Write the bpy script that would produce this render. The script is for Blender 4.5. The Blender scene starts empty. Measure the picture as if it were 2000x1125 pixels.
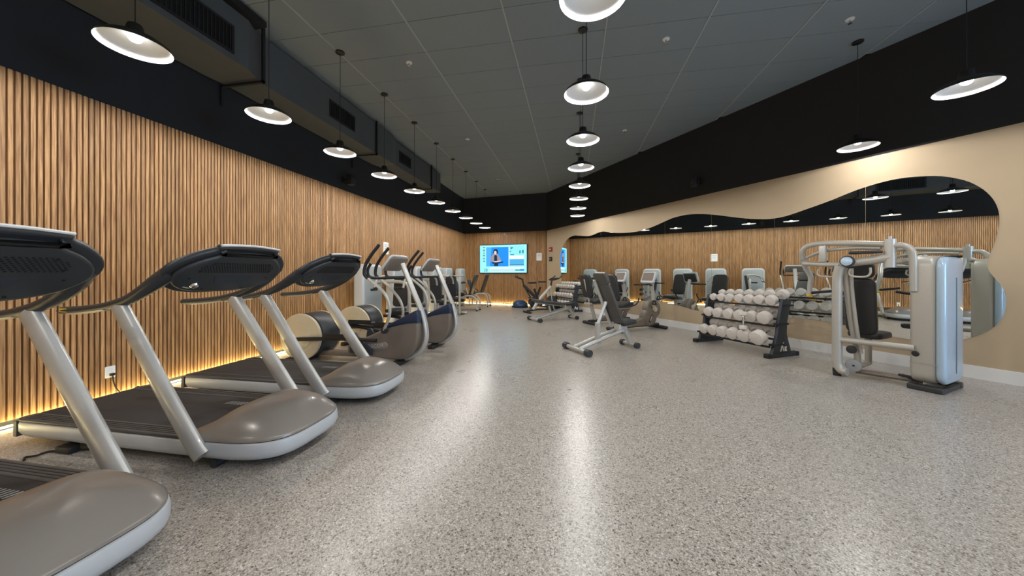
import bpy, math, random
from mathutils import Vector, Matrix
random.seed(7)
sc = bpy.context.scene
col = sc.collection
PI = math.pi

# ------------------------------------------------------------------ camera
YAW = math.radians(10.3); EYE = 1.3; FPX = 660.0; HORIZON = 534.0
cd = bpy.data.cameras.new('camera'); cam = bpy.data.objects.new('camera', cd); col.objects.link(cam)
cd.sensor_width = 36.0; cd.lens = 36.0 * FPX / 2000.0; cd.shift_y = -(562.5 - HORIZON) / 2000.0
cd.clip_start = 0.05; cd.clip_end = 100
cam.location = (0, 0, EYE); cam.rotation_euler = (PI / 2, 0, YAW)
sc.camera = cam

# ------------------------------------------------------------------ daylight outside the window, exposure
w = bpy.data.worlds.new('daylight'); sc.world = w; w.use_nodes = True
bg = w.node_tree.nodes['Background']; bg.inputs[0].default_value = (0.42, 0.66, 1.0, 1); bg.inputs[1].default_value = 11.0
sc.view_settings.view_transform = 'Standard'; sc.view_settings.look = 'None'
sc.view_settings.gamma = 1.0; sc.view_settings.use_curve_mapping = False
sc.view_settings.exposure = 0.4
LAMP_W = 34.0          # each pendant's bulb
LED_STRENGTH = 50.0     # warm strip under the slats

# ------------------------------------------------------------------ room dimensions (metres)
XL = -4.74; H_WOOD = 3.04; H_CEIL = 4.58
BL = Vector((XL, 14.24, 0)); BR = Vector((-1.065, 13.77, 0))
E1 = Vector((math.sin(math.radians(34.7)), -math.cos(math.radians(34.7)), 0))      # along the mirror wall, towards the camera
E2 = Vector((-E1.y, E1.x, 0))                      # square to the mirror wall, pointing into it
XS = 7.5
RC = BR + E1 * ((XS - BR.x) / E1.x)                # where the mirror wall ends, right of the camera
YF = -2.6
ROOM = [(XL, YF), (XS, YF), (XS, RC.y), (BR.x, BR.y), (BL.x, BL.y)]
SA, CA = math.sin(YAW), math.cos(YAW)

def ray(px, py):
    u = (px - 1000) / FPX; v = (HORIZON - py) / FPX
    return Vector((-SA + u * CA, CA + u * SA, v))
def on_floor(px, py, z=0.0):
    r = ray(px, py); return Vector((0, 0, EYE)) + r * ((z - EYE) / r.z)
def on_mirror_wall(px, py):
    r = ray(px, py); o = Vector((0, 0, EYE))
    p = o + r * ((BR - o).dot(E2) / r.dot(E2))
    return (p - BR).dot(E1), p.z                   # distance from the corner, height
BDIR = (BR - BL).normalized(); BN = Vector((BDIR.y, -BDIR.x, 0))   # back wall, normal into room
def on_back_wall(px, py):
    r = ray(px, py); o = Vector((0, 0, EYE))
    p = o + r * ((BL - o).dot(BN) / r.dot(BN))
    return (p - BL).dot(BDIR), p.z
def on_left_wall(px, py):
    r = ray(px, py); p = Vector((0, 0, EYE)) + r * (XL / r.x); return p.y, p.z

# ------------------------------------------------------------------ materials
def C(r, g, b):
    f = lambda c: (c / 255 / 12.92) if c / 255 <= 0.04045 else ((c / 255 + 0.055) / 1.055) ** 2.4
    return (f(r), f(g), f(b), 1)
def pm(name, c, rough=0.5, metal=0.0, var=0.08, scale=30.0, bump=0.0, coat=0.0, spec=0.5):
    m = bpy.data.materials.new(name); m.use_nodes = True
    nt = m.node_tree; b = nt.nodes['Principled BSDF']
    b.inputs['Roughness'].default_value = rough; b.inputs['Metallic'].default_value = metal
    b.inputs['Coat Weight'].default_value = coat; b.inputs['Specular IOR Level'].default_value = spec
    tc = nt.nodes.new('ShaderNodeTexCoord'); nz = nt.nodes.new('ShaderNodeTexNoise')
    nz.inputs['Scale'].default_value = scale; nz.inputs['Detail'].default_value = 3
    nt.links.new(tc.outputs['Object'], nz.inputs['Vector'])
    mx = nt.nodes.new('ShaderNodeMix'); mx.data_type = 'RGBA'
    mx.inputs[6].default_value = tuple(v * (1 - var) for v in c[:3]) + (1,)
    mx.inputs[7].default_value = tuple(min(1, v * (1 + var)) for v in c[:3]) + (1,)
    nt.links.new(nz.outputs['Fac'], mx.inputs[0]); nt.links.new(mx.outputs[2], b.inputs['Base Color'])
    if bump:
        bp = nt.nodes.new('ShaderNodeBump'); bp.inputs['Strength'].default_value = bump; bp.inputs['Distance'].default_value = 0.004
        nt.links.new(nz.outputs['Fac'], bp.inputs['Height']); nt.links.new(bp.outputs[0], b.inputs['Normal'])
    return m
def em(name, c, s):
    m = bpy.data.materials.new(name); m.use_nodes = True; nt = m.node_tree
    b = nt.nodes['Principled BSDF']; b.inputs['Base Color'].default_value = (0, 0, 0, 1)
    b.inputs['Specular IOR Level'].default_value = 0.1
    b.inputs['Emission Color'].default_value = c; b.inputs['Emission Strength'].default_value = s
    return m

M = {}
M['black_paint'] = pm('black_paint', C(34, 35, 37), 0.75, var=0.15, scale=6, bump=0.15)
M['tile'] = pm('ceiling_tile', C(128, 136, 140), 0.9, var=0.16, scale=140, bump=0.5)
M['ceiling_void'] = pm('ceiling_void', C(14, 14, 14), 0.9)
M['duct'] = pm('painted_duct', C(82, 83, 82), 0.7, var=0.12, scale=5, bump=0.1)
M['duct_dark'] = pm('dark_metal', C(24, 24, 25), 0.6)
M['beige'] = pm('beige_plaster', C(183, 164, 137), 0.85, var=0.04, scale=3, bump=0.05)
M['white_paint'] = pm('white_paint', C(226, 226, 224), 0.5, var=0.02)
M['backing'] = pm('slat_backing', C(120, 82, 44), 0.9)
M['silver'] = pm('silver_paint', C(186, 186, 182), 0.34, 0.35, var=0.03, scale=60, coat=0.2)
M['silver_warm'] = pm('silver_warm_paint', C(178, 174, 165), 0.4, 0.25, var=0.03)
M['skirt'] = pm('light_grey_plastic', C(190, 193, 194), 0.4, 0.1, var=0.02)
M['taupe'] = pm('taupe_plastic', C(138, 131, 123), 0.28, 0.15, var=0.03, coat=0.3)
M['taupe_dark'] = pm('taupe_shroud', C(118, 108, 98), 0.45, 0.05, var=0.04)
M['charcoal'] = pm('charcoal_plastic', C(46, 49, 52), 0.42, var=0.08)
M['black'] = pm('black_rubber', C(27, 27, 29), 0.55, var=0.1)
M['belt'] = pm('belt_rubber', C(40, 40, 41), 0.65, var=0.12, scale=200, bump=0.3)
M['rail'] = pm('ribbed_rail', C(74, 73, 72), 0.55, var=0.06)
M['pad'] = pm('black_vinyl', C(42, 43, 46), 0.42, var=0.1, scale=120, bump=0.1)
M['pad_grey'] = pm('charcoal_vinyl', C(74, 72, 70), 0.42, var=0.1, scale=120, bump=0.1)
M['navy'] = pm('navy_plastic', C(38, 50, 74), 0.4, var=0.06)
M['steel_blue'] = pm('dark_blue_grey_steel', C(52, 58, 66), 0.42, 0.3, var=0.06)
M['cream'] = pm('cream_disc', C(196, 184, 158), 0.4, 0.1, var=0.04)
M['shroud_face'] = pm('pearl_shroud', C(172, 194, 212), 0.25, 0.1, var=0.03, coat=0.4)
M['panel_grey'] = pm('grey_panel', C(166, 173, 173), 0.35, 0.1, var=0.03, coat=0.2)
M['runner'] = pm('ceiling_runner', C(158, 164, 166), 0.7)
M['slot'] = pm('teal_slot', C(60, 110, 124), 0.4)
M['urethane'] = pm('pale_urethane', C(214, 208, 202), 0.6, var=0.06, scale=25, bump=0.1)
M['chrome'] = pm('chrome', C(214, 214, 214), 0.16, 1.0, var=0.02)
M['blue_rubber'] = pm('blue_rubber', C(36, 66, 104), 0.4, var=0.06)
M['yellow'] = pm('yellow_plastic', C(214, 178, 52), 0.5)
M['gold'] = pm('gold_decal', C(206, 176, 64), 0.45, 0.2)
M['paper'] = pm('white_paper', C(232, 232, 228), 0.8, var=0.02)
M['print_grey'] = pm('grey_print', C(150, 152, 154), 0.8)
M['red'] = pm('red_plastic', C(150, 42, 34), 0.5)
M['brown'] = pm('brown_wood', C(98, 70, 48), 0.6)
M['shade_white'] = pm('white_enamel', C(206, 207, 206), 0.5, var=0.01)
M['shade_black'] = pm('black_enamel', C(26, 26, 27), 0.4)
M['screen_off'] = pm('dark_screen', C(20, 22, 26), 0.15)
M['bulb'] = em('lit_bulb', (1, 0.98, 0.95, 1), 6.0)
M['led'] = em('warm_led', (1.0, 0.84, 0.42, 1), LED_STRENGTH)

def wood():
    m = bpy.data.materials.new('oak_slat'); m.use_nodes = True; nt = m.node_tree; b = nt.nodes['Principled BSDF']
    b.inputs['Roughness'].default_value = 0.55
    tc = nt.nodes.new('ShaderNodeTexCoord'); oi = nt.nodes.new('ShaderNodeObjectInfo'); N = nt.nodes.new; L = nt.links.new
    mp = N('ShaderNodeMapping'); mp.inputs['Scale'].default_value = (60, 60, 2.2); L(tc.outputs['Object'], mp.inputs[0])
    cb = N('ShaderNodeVectorMath'); cb.operation = 'ADD'; sc_ = N('ShaderNodeVectorMath'); sc_.operation = 'SCALE'
    sc_.inputs[0].default_value = (37, 53, 91); L(oi.outputs['Random'], sc_.inputs['Scale'])
    L(mp.outputs[0], cb.inputs[0]); L(sc_.outputs[0], cb.inputs[1])
    nz = N('ShaderNodeTexNoise'); nz.inputs['Scale'].default_value = 1.6; nz.inputs['Detail'].default_value = 5; L(cb.outputs[0], nz.inputs['Vector'])
    r = N('ShaderNodeValToRGB'); e = r.color_ramp.elements
    e[0].position = 0.3; e[0].color = C(132, 92, 54); e[1].position = 0.72; e[1].color = C(204, 160, 110)
    L(nz.outputs['Fac'], r.inputs[0])
    hs = N('ShaderNodeHueSaturation'); mr = N('ShaderNodeMapRange'); mr.inputs[3].default_value = 0.8; mr.inputs[4].default_value = 1.16
    L(oi.outputs['Random'], mr.inputs[0]); L(mr.outputs[0], hs.inputs['Value']); L(r.outputs[0], hs.inputs['Color'])
    L(hs.outputs[0], b.inputs['Base Color'])
    bp = N('ShaderNodeBump'); bp.inputs['Strength'].default_value = 0.15; bp.inputs['Distance'].default_value = 0.002
    L(nz.outputs['Fac'], bp.inputs['Height']); L(bp.outputs[0], b.inputs['Normal'])
    return m
M['wood'] = wood()

def terrazzo():
    m = bpy.data.materials.new('speckled_floor'); m.use_nodes = True; nt = m.node_tree; b = nt.nodes['Principled BSDF']
    N = nt.nodes.new; L = nt.links.new
    tc = N('ShaderNodeTexCoord')
    def chips(scale, stops):
        v = N('ShaderNodeTexVoronoi'); v.inputs['Scale'].default_value = scale; L(tc.outputs['Object'], v.inputs['Vector'])
        s = N('ShaderNodeSeparateColor'); L(v.outputs['Color'], s.inputs[0])
        r = N('ShaderNodeValToRGB'); r.color_ramp.interpolation = 'CONSTANT'
        els = r.color_ramp.elements
        for i, (p, c) in enumerate(stops):
            e = els[i] if i < 2 else els.new(p)
            e.position = p; e.color = c
        L(s.outputs[0], r.inputs[0]); return r
    a = chips(210, [(0.0, C(54, 48, 44)), (0.08, C(112, 102, 92)), (0.27, C(158, 151, 142)), (0.6, C(184, 178, 169)), (0.86, C(220, 216, 208))])
    c = chips(105, [(0.0, C(30, 28, 27)), (0.075, C(108, 94, 82)), (0.15, C(170, 164, 155)), (0.92, C(214, 210, 202)), (0.99, C(186, 182, 176))])
    mx = N('ShaderNodeMix'); mx.data_type = 'RGBA'; mx.inputs[0].default_value = 0.48
    L(a.outputs[0], mx.inputs[6]); L(c.outputs[0], mx.inputs[7])
    nz = N('ShaderNodeTexNoise'); nz.inputs['Scale'].default_value = 1.1; nz.inputs['Detail'].default_value = 4; L(tc.outputs['Object'], nz.inputs['Vector'])
    mr = N('ShaderNodeMapRange'); mr.inputs[3].default_value = 0.24; mr.inputs[4].default_value = 0.33; L(nz.outputs['Fac'], mr.inputs[0])
    L(mr.outputs[0], b.inputs['Roughness']); L(mx.outputs[2], b.inputs['Base Color'])
    b.inputs['Specular IOR Level'].default_value = 0.5
    return m
M['floor'] = terrazzo()

def mirror_mat():
    m = bpy.data.materials.new('mirror_glass'); m.use_nodes = True; b = m.node_tree.nodes['Principled BSDF']
    nt = m.node_tree
    b.inputs['Metallic'].default_value = 1.0; b.inputs['Roughness'].default_value = 0.0
    b.inputs['Base Color'].default_value = (0.86, 0.9, 0.88, 1)
    return m
M['mirror'] = mirror_mat()
def glass_mat():
    m = bpy.data.materials.new('window_glass'); m.use_nodes = True; nt = m.node_tree
    nt.nodes.remove(nt.nodes['Principled BSDF'])
    t = nt.nodes.new('ShaderNodeBsdfTransparent'); g = nt.nodes.new('ShaderNodeBsdfGlossy'); g.inputs['Roughness'].default_value = 0.02
    mx = nt.nodes.new('ShaderNodeMixShader'); mx.inputs[0].default_value = 0.06
    nt.links.new(t.outputs[0], mx.inputs[1]); nt.links.new(g.outputs[0], mx.inputs[2])
    nt.links.new(mx.outputs[0], nt.nodes['Material Output'].inputs[0])
    return m
M['glass'] = glass_mat()

# ------------------------------------------------------------------ mesh helpers
def frame(o, x, y):
    x = Vector(x).normalized(); y = Vector(y); z = x.cross(y).normalized(); y = z.cross(x)
    m = Matrix((x, y, z)).transposed().to_4x4(); m.translation = Vector(o); return m
def rrect(wd, h, r, n=4, cx=0, cy=0):
    out = []
    for (sx, sy, a0) in ((1, -1, -90), (1, 1, 0), (-1, 1, 90), (-1, -1, 180)):
        for k in range(n + 1):
            a = math.radians(a0 + 90 * k / n)
            out.append((cx + sx * (wd / 2 - r) + r * math.cos(a), cy + sy * (h / 2 - r) + r * math.sin(a)))
    return out
def circ(r, n=24, cx=0, cy=0): return [(cx + r * math.cos(2 * PI * k / n), cy + r * math.sin(2 * PI * k / n)) for k in range(n)]
def spline(P, n=5):
    P = [Vector(p) for p in P]; Q = [P[0] * 2 - P[1]] + P + [P[-1] * 2 - P[-2]]; out = []
    for i in range(1, len(Q) - 2):
        for k in range(n):
            t = k / n; a, b, c, d = Q[i - 1], Q[i], Q[i + 1], Q[i + 2]
            out.append(0.5 * ((2 * b) + (c - a) * t + (2 * a - 5 * b + 4 * c - d) * t * t + (3 * b - a - 3 * c + d) * t ** 3))
    out.append(P[-1]); return out
def spline2(P, n=5): return [(v.x, v.y) for v in spline([(p[0], p[1], 0) for p in P], n)]
def inset(poly, d):
    n = len(poly); out = []
    ar = sum(poly[i][0] * poly[(i + 1) % n][1] - poly[(i + 1) % n][0] * poly[i][1] for i in range(n))
    sg = 1 if ar > 0 else -1
    for i in range(n):
        a, b, c = poly[i - 1], poly[i], poly[(i + 1) % n]
        e1 = Vector((b[0] - a[0], b[1] - a[1])); e2 = Vector((c[0] - b[0], c[1] - b[1]))
        if e1.length < 1e-9: e1 = e2
        if e2.length < 1e-9: e2 = e1
        n1 = Vector((-e1.y, e1.x)).normalized() * sg; n2 = Vector((-e2.y, e2.x)).normalized() * sg
        m = n1 + n2
        m = m / max(0.5, m.dot(m) / 2) if m.length > 1e-6 else n1
        out.append((b[0] + m.x * d, b[1] + m.y * d))
    return out

class MB:
    def __init__(self): self.v = []; self.f = []
    def add(self, vs, fs):
        o = len(self.v); self.v += [tuple(x) for x in vs]; self.f += [tuple(i + o for i in f) for f in fs]; return self
    def box(self, x0, x1, y0, y1, z0, z1, T=None):
        vs = [Vector((x, y, z)) for z in (z0, z1) for x, y in ((x0, y0), (x1, y0), (x1, y1), (x0, y1))]
        if T: vs = [T @ v for v in vs]
        return self.add(vs, [(3, 2, 1, 0), (4, 5, 6, 7), (0, 1, 5, 4), (1, 2, 6, 5), (2, 3, 7, 6), (3, 0, 4, 7)])
    def loft(self, rings, cap=True):
        n = len(rings[0]); vs = [p for r in rings for p in r]; fs = []
        for i in range(len(rings) - 1):
            for k in range(n):
                k2 = (k + 1) % n; fs.append((i * n + k, i * n + k2, (i + 1) * n + k2, (i + 1) * n + k))
        if cap: fs.append(tuple(range(n - 1, -1, -1))); fs.append(tuple((len(rings) - 1) * n + k for k in range(n)))
        return self.add(vs, fs)
    def slab(self, poly, z0, z1, bev=0.0, T=None, seg=3):
        T = T or Matrix(); rings = []
        if bev > 0:
            prof = [(bev * (1 - math.sin(k / seg * PI / 2)), bev * (1 - math.cos(k / seg * PI / 2))) for k in range(seg + 1)]
            for ins, dz in prof: rings.append((inset(poly, ins), z0 + dz))
            for ins, dz in reversed(prof): rings.append((inset(poly, ins), z1 - dz))
        else: rings = [(poly, z0), (poly, z1)]
        ar = sum(poly[i - 1][0] * poly[i][1] - poly[i][0] * poly[i - 1][1] for i in range(len(poly)))
        R = [[T @ Vector((p[0], p[1], z)) for p in (pl if ar > 0 else pl[::-1])] for pl, z in rings]
        return self.loft(R)
    def rbox(self, c, size, r=0.02, T=None, bev=None):
        """rounded box centred at c: outline in x-y, bevelled in z"""
        t = Matrix.Translation(Vector(c)); t = (T @ t) if T else t
        return self.slab(rrect(size[0], size[1], min(r, size[0] / 2.01, size[1] / 2.01)), -size[2] / 2, size[2] / 2, min(bev if bev is not None else r * 0.5, size[2] / 2.05), t)
    def tube(self, pts, r, n=10, ry=None, ref=(0, 0, 1), cap=True):
        pts = [Vector(p) for p in pts]; m = len(pts); rings = []
        R = r if isinstance(r, (list, tuple)) else [r] * m
        RY = ry if isinstance(ry, (list, tuple)) else ([ry] * m if ry else R)
        if len(R) != m: R = [R[0] + (R[-1] - R[0]) * i / (m - 1) for i in range(m)]
        if len(RY) != m: RY = [RY[0] + (RY[-1] - RY[0]) * i / (m - 1) for i in range(m)]
        t0 = (pts[1] - pts[0]).normalized(); s = Vector(ref)
        if abs(s.dot(t0)) > 0.95: s = Vector((1, 0, 0)) if abs(t0.x) < 0.9 else Vector((0, 1, 0))
        s = (s - t0 * s.dot(t0)).normalized()
        for i in range(m):
            t = (pts[min(i + 1, m - 1)] - pts[max(i - 1, 0)]).normalized()
            s = (s - t * s.dot(t)).normalized(); b = t.cross(s)
            rings.append([pts[i] + s * R[i] * math.cos(2 * PI * k / n) + b * RY[i] * math.sin(2 * PI * k / n) for k in range(n)])
        return self.loft(rings, cap)
    def cyl(self, a, b, r, n=16, r1=None): return self.tube([a, b], [r, r if r1 is None else r1], n)
    def lathe(self, prof, n=28, T=None, cap=False):
        T = T or Matrix()
        return self.loft([[T @ Vector((r * math.cos(2 * PI * k / n), r * math.sin(2 * PI * k / n), z)) for k in range(n)] for r, z in prof], cap)
    def disc(self, c, axis, r, t, bev=0.005, n=28):
        ax = Vector(axis).normalized(); x = ax.orthogonal().normalized()
        return self.slab(circ(r, n), -t / 2, t / 2, bev, frame(c, x, ax.cross(x)), 2)
    def ball(self, c, r, sz=1.0, n=16, m=10):
        return self.lathe([(max(1e-4, r * math.sin(PI * i / m)), -r * sz * math.cos(PI * i / m)) for i in range(m + 1)], n, Matrix.Translation(Vector(c)))
    def mesh(self, name, mat, smooth=38):
        me = bpy.data.meshes.new(name); me.from_pydata(self.v, [], self.f); me.validate()
        me.materials.append(M[mat]); me.polygons.foreach_set('use_smooth', [True] * len(me.polygons))
        me.set_sharp_from_angle(angle=math.radians(smooth)); me.update(); return me
    def build(self, name, mat, parent=None, smooth=38, label=None):
        return put(name, self.mesh(name, mat, smooth), parent, label)
def put(name, me, parent=None, label=None, loc=None, rz=0):
    o = bpy.data.objects.new(name, me); col.objects.link(o)
    if parent is not None: o.parent = parent
    if loc is not None: o.location = loc
    if rz: o.rotation_euler = (0, 0, rz)
    if label: o['label'] = label
    return o
def tag(o, label, cat, group=None):
    o['label'] = label; o['category'] = cat
    if group: o['group'] = group
    return o
def thing(name, label, cat, loc=(0, 0, 0), rz=0.0, group=None):
    o = bpy.data.objects.new(name, None); col.objects.link(o); o.empty_display_size = 0.1
    o.location = loc; o.rotation_euler = (0, 0, rz); return tag(o, label, cat, group)
def copy_tree(root, label=None, loc=None, rz=None):
    r = root.copy(); col.objects.link(r)
    if label: r['label'] = label
    if loc is not None: r.location = loc
    if rz is not None: r.rotation_euler = (0, 0, rz)
    for ch in kids(root):
        c = ch.copy(); col.objects.link(c); c.parent = r
        for g in kids(ch):
            d = g.copy(); col.objects.link(d); d.parent = c
    return r
def kids(o): return [c for c in bpy.data.objects if c.parent == o]
def struct(o): o['kind'] = 'structure'; return o
def text_mesh(body, size, mat, depth=0.001, align='CENTER'):
    cu = bpy.data.curves.new('lettering', 'FONT'); cu.body = body; cu.size = size; cu.extrude = depth
    cu.align_x = align; cu.align_y = 'CENTER'; cu.resolution_u = 3
    o = bpy.data.objects.new('lettering', cu); col.objects.link(o)
    dg = bpy.context.evaluated_depsgraph_get(); me = bpy.data.meshes.new_from_object(o.evaluated_get(dg))
    bpy.data.objects.remove(o); me.materials.clear(); me.materials.append(M[mat]); return me
ORD = ['first', 'second', 'third', 'fourth', 'fifth', 'sixth', 'seventh', 'eighth', 'ninth', 'tenth', 'eleventh', 'twelfth']

# ================================================================== THE SETTING
fl = MB().slab(ROOM, -0.12, 0.0); struct(fl.build('floor', 'floor'))

wl = MB().box(XL - 0.16, XL - 0.008, YF, BL.y + 0.2, 0, H_CEIL + 0.1)
wall_left = struct(wl.build('wall_left', 'black_paint'))
MB().box(XL - 0.008, XL, YF, BL.y, 0.045, H_WOOD).build('backing_board', 'backing', wall_left)
MB().box(XL - 0.008, XL + 0.075, YF, BL.y - 0.09, 0.0, 0.008).build('led_channel', 'white_paint', wall_left)
MB().box(XL + 0.048, XL + 0.062, YF, BL.y - 0.1, 0.008, 0.016).build('led_strip', 'led', wall_left)
PER = 0.041
slat_me = MB().box(-0.0135, 0.0135, -0.022, 0, 0.05, H_WOOD).mesh('slat', 'wood')
ys = [BL.y - 0.035 - PER * k for k in range(300)]
for y in ys: put('slat', slat_me, wall_left, loc=(XL, y, 0), rz=PI / 2)
rest = MB(); y = ys[-1] - PER
while y > YF + 0.03:
    rest.box(XL, XL + 0.022, y - 0.0135, y + 0.0135, 0.05, H_WOOD); y -= PER
o = rest.build('slat_row', 'wood', wall_left); o['kind'] = 'stuff'

def along(p, d, n, s0, s1, n0, n1, z0, z1):       # box on a wall: s along the wall, n out of it
    vs = [p + d * s + n * q + Vector((0, 0, z)) for z in (z0, z1) for s, q in ((s0, n0), (s1, n0), (s1, n1), (s0, n1))]
    return vs
def wbox(mb, p, d, n, s0, s1, n0, n1, z0, z1):
    return mb.add(along(p, d, n, s0, s1, n0, n1, z0, z1), [(3, 2, 1, 0), (4, 5, 6, 7), (0, 1, 5, 4), (1, 2, 6, 5), (2, 3, 7, 6), (3, 0, 4, 7)])
LB = (BR - BL).length
wall_back = struct(wbox(MB(), BL, BDIR, BN, -0.15, LB + 0.15, -0.16, -0.008, 0, H_CEIL + 0.1).build('wall_back', 'black_paint'))
wbox(MB(), BL, BDIR, BN, 0, LB, -0.008, 0, 0.045, H_WOOD).build('backing_board', 'backing', wall_back)
wbox(MB(), BL, BDIR, BN, 0.09, LB - 0.09, -0.008, 0.075, 0, 0.008).build('led_channel', 'white_paint', wall_back)
wbox(MB(), BL, BDIR, BN, 0.09, LB - 0.09, 0.048, 0.062, 0.008, 0.016).build('led_strip', 'led', wall_back)
ba = math.atan2(BDIR.y, BDIR.x); s = 0.04
while s < LB - 0.03:
    p = BL + BDIR * s; put('slat', slat_me, wall_back, loc=(p.x, p.y, 0), rz=ba); s += PER

LR = (RC - BR).length; WN = -E2
wall_right = struct(wbox(MB(), BR, E1, WN, -0.1, LR + 0.1, -0.16, 0, 0, H_WOOD).build('wall_right', 'beige'))
wbox(MB(), BR, E1, WN, -0.1, LR + 0.1, -0.16, 0.004, H_WOOD, H_CEIL + 0.1).build('upper_wall', 'black_paint', wall_right, label='matt black painted upper wall')
bb = wbox(MB(), BR, E1, WN, 0.0, LR, 0, 0.016, 0, 0.155); struct(bb.build('baseboard_right', 'white_paint'))
struct(MB().box(XL, XS + 0.15, YF - 0.15, YF, 0, H_CEIL + 0.1).build('wall_front', 'beige'))
WY0, WY1, WZ0, WZ1 = -2.0, 1.45, 0.5, 2.9
ww = MB().box(XS, XS + 0.15, YF, WY0, 0, H_CEIL + 0.1).box(XS, XS + 0.15, WY1, RC.y + 0.2, 0, H_CEIL + 0.1)
ww.box(XS, XS + 0.15, WY0, WY1, 0, WZ0).box(XS, XS + 0.15, WY0, WY1, WZ1, H_CEIL + 0.1)
struct(ww.build('wall_window', 'beige'))
wf = MB(); t = 0.05
wf.box(XS, XS + 0.12, WY0, WY1, WZ0, WZ0 + t).box(XS, XS + 0.12, WY0, WY1, WZ1 - t, WZ1)
for k in range(4):
    yy = WY0 + (WY1 - WY0 - t) * k / 3; wf.box(XS, XS + 0.12, yy, yy + t, WZ0 + t, WZ1 - t)
win = struct(wf.build('window_1', 'charcoal'))
for k in range(3):
    y0 = WY0 + (WY1 - WY0 - t) * k / 3 + t; y1 = WY0 + (WY1 - WY0 - t) * (k + 1) / 3
    MB().box(XS + 0.05, XS + 0.056, y0, y1, WZ0 + t, WZ1 - t).build('pane', 'glass', win)

# ceiling with lay-in tiles
def clip(poly, a, b):                               # keep the left side of a->b
    out = []; d = lambda p: (b[0] - a[0]) * (p[1] - a[1]) - (b[1] - a[1]) * (p[0] - a[0])
    for i in range(len(poly)):
        p, q = poly[i - 1], poly[i]; dp, dq = d(p), d(q)
        if (dp >= 0) != (dq >= 0):
            t = dp / (dp - dq); out.append((p[0] + (q[0] - p[0]) * t, p[1] + (q[1] - p[1]) * t))
        if dq >= 0: out.append(q)
    return out
ceil = struct(MB().slab(ROOM, H_CEIL + 0.012, H_CEIL + 0.14).build('ceiling', 'ceiling_void'))
TW, TL, G = 1.285, 0.61, 0.004
tile_me = MB().slab([(G, G), (TW - G, G), (TW - G, TL - G), (G, TL - G)], 0, 0.012, 0).mesh('ceiling_tile', 'tile')
for k in range(-3, 6):
    gx = -0.858 + k * TW
    if gx > XS - 0.1 or gx < XL + 0.1: continue
    ye = min(BL.y + (gx - BL.x) * BDIR.y / BDIR.x, BR.y + (gx - BR.x) * E1.y / E1.x if gx > BR.x else 99) - 0.03
    MB().box(gx - 0.009, gx + 0.009, YF, ye, H_CEIL - 0.006, H_CEIL + 0.012).build('ceiling_runner', 'runner', ceil)
x0 = -0.858 - 5 * TW; y0 = 4.09 - 12 * TL; tiles = []
RIN = inset(ROOM, 0.004)
for i in range(11):
    for j in range(30):
        ax, ay = x0 + i * TW, y0 + j * TL
        r = [(ax + G, ay + G), (ax + TW - G, ay + G), (ax + TW - G, ay + TL - G), (ax + G, ay + TL - G)]
        c = r
        for k in range(len(RIN)):
            if c: c = clip(c, RIN[k], RIN[(k + 1) % len(RIN)])
        if len(c) < 3: continue
        area = abs(sum(c[k - 1][0] * c[k][1] - c[k][0] * c[k - 1][1] for k in range(len(c)))) / 2
        if area < 0.01: continue
        cx, cy = sum(p[0] for p in c) / len(c), sum(p[1] for p in c) / len(c)
        tiles.append((cy, ax, ay, area, c))
for cy, ax, ay, area, c in tiles:
    if area > 0.97 * (TW - 2 * G) * (TL - 2 * G): put('ceiling_tile', tile_me, ceil, loc=(ax, ay, H_CEIL))
    else: put('ceiling_tile', MB().slab([(p[0] - ax, p[1] - ay) for p in c], 0, 0.012).mesh('ceiling_tile', 'tile'), ceil, loc=(ax, ay, H_CEIL))

# ================================================================== MIRROR
MPX = [(1096, 530), (1094.4, 509.6), (1096, 494), (1099, 482), (1104, 473), (1110, 466), (1117, 461.6), (1123, 460), (1130, 460.2), (1142, 461), (1150, 461), (1158, 459),
       (1166, 455.5), (1174, 452.8), (1181, 452.3), (1194, 454), (1208, 455), (1227, 454.4), (1246, 452), (1264, 447), (1280, 441), (1300, 432), (1317, 425), (1343, 419.3),
       (1371, 418), (1400, 420), (1428, 423.6), (1459, 427), (1485, 428), (1505, 427.6), (1528, 424), (1550, 417.6), (1573, 409.5), (1596, 401.5), (1627, 390), (1669, 373),
       (1712, 359), (1755, 349), (1797, 344.7), (1840, 344.3), (1883, 352), (1912.5, 364.8), (1934, 382), (1946.6, 401), (1952, 422), (1951, 444), (1944.5, 469), (1934, 495),
       (1928.7, 512), (1930, 525), (1940, 540), (1953, 554.6), (1963, 571.7), (1966, 589), (1963.7, 606), (1955, 625), (1940, 640), (1921, 650.6), (1895, 660), (1874, 664),
       (1830, 667), (1784.5, 663.4), (1759, 660), (1733, 655), (1708, 648.5), (1665, 638), (1621, 629), (1571, 622), (1537, 619.5), (1490, 618.5), (1440, 616.5), (1400, 612.5), (1364, 606.7), (1347, 602.7), (1333, 598.7),
       (1307, 592), (1283, 588), (1260, 587.5), (1235, 589), (1190, 592), (1150, 593.5), (1122, 589), (1106, 577), (1099, 562), (1097, 548)]
mo = [on_mirror_wall(*p) for p in MPX]
mo = spline2(mo + [mo[0]], 3)[:-1][::-1]           # counter-clockwise in (s, z)
mirror = thing('wall_mirror', 'large frameless wall mirror with a wavy flowing outline on the beige wall', 'mirror', (BR.x, BR.y, 0))
TM = frame((0, 0, 0), E1, (0, 0, 1))               # x = along wall, y = up, z = out of / into wall
zs = 1 if (TM.to_3x3() @ Vector((0, 0, 1))).dot(WN) > 0 else -1
seams = [-1] + [9.49 - 1.222 * k for k in range(7, -1, -1)] + [10.712, 30]
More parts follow.
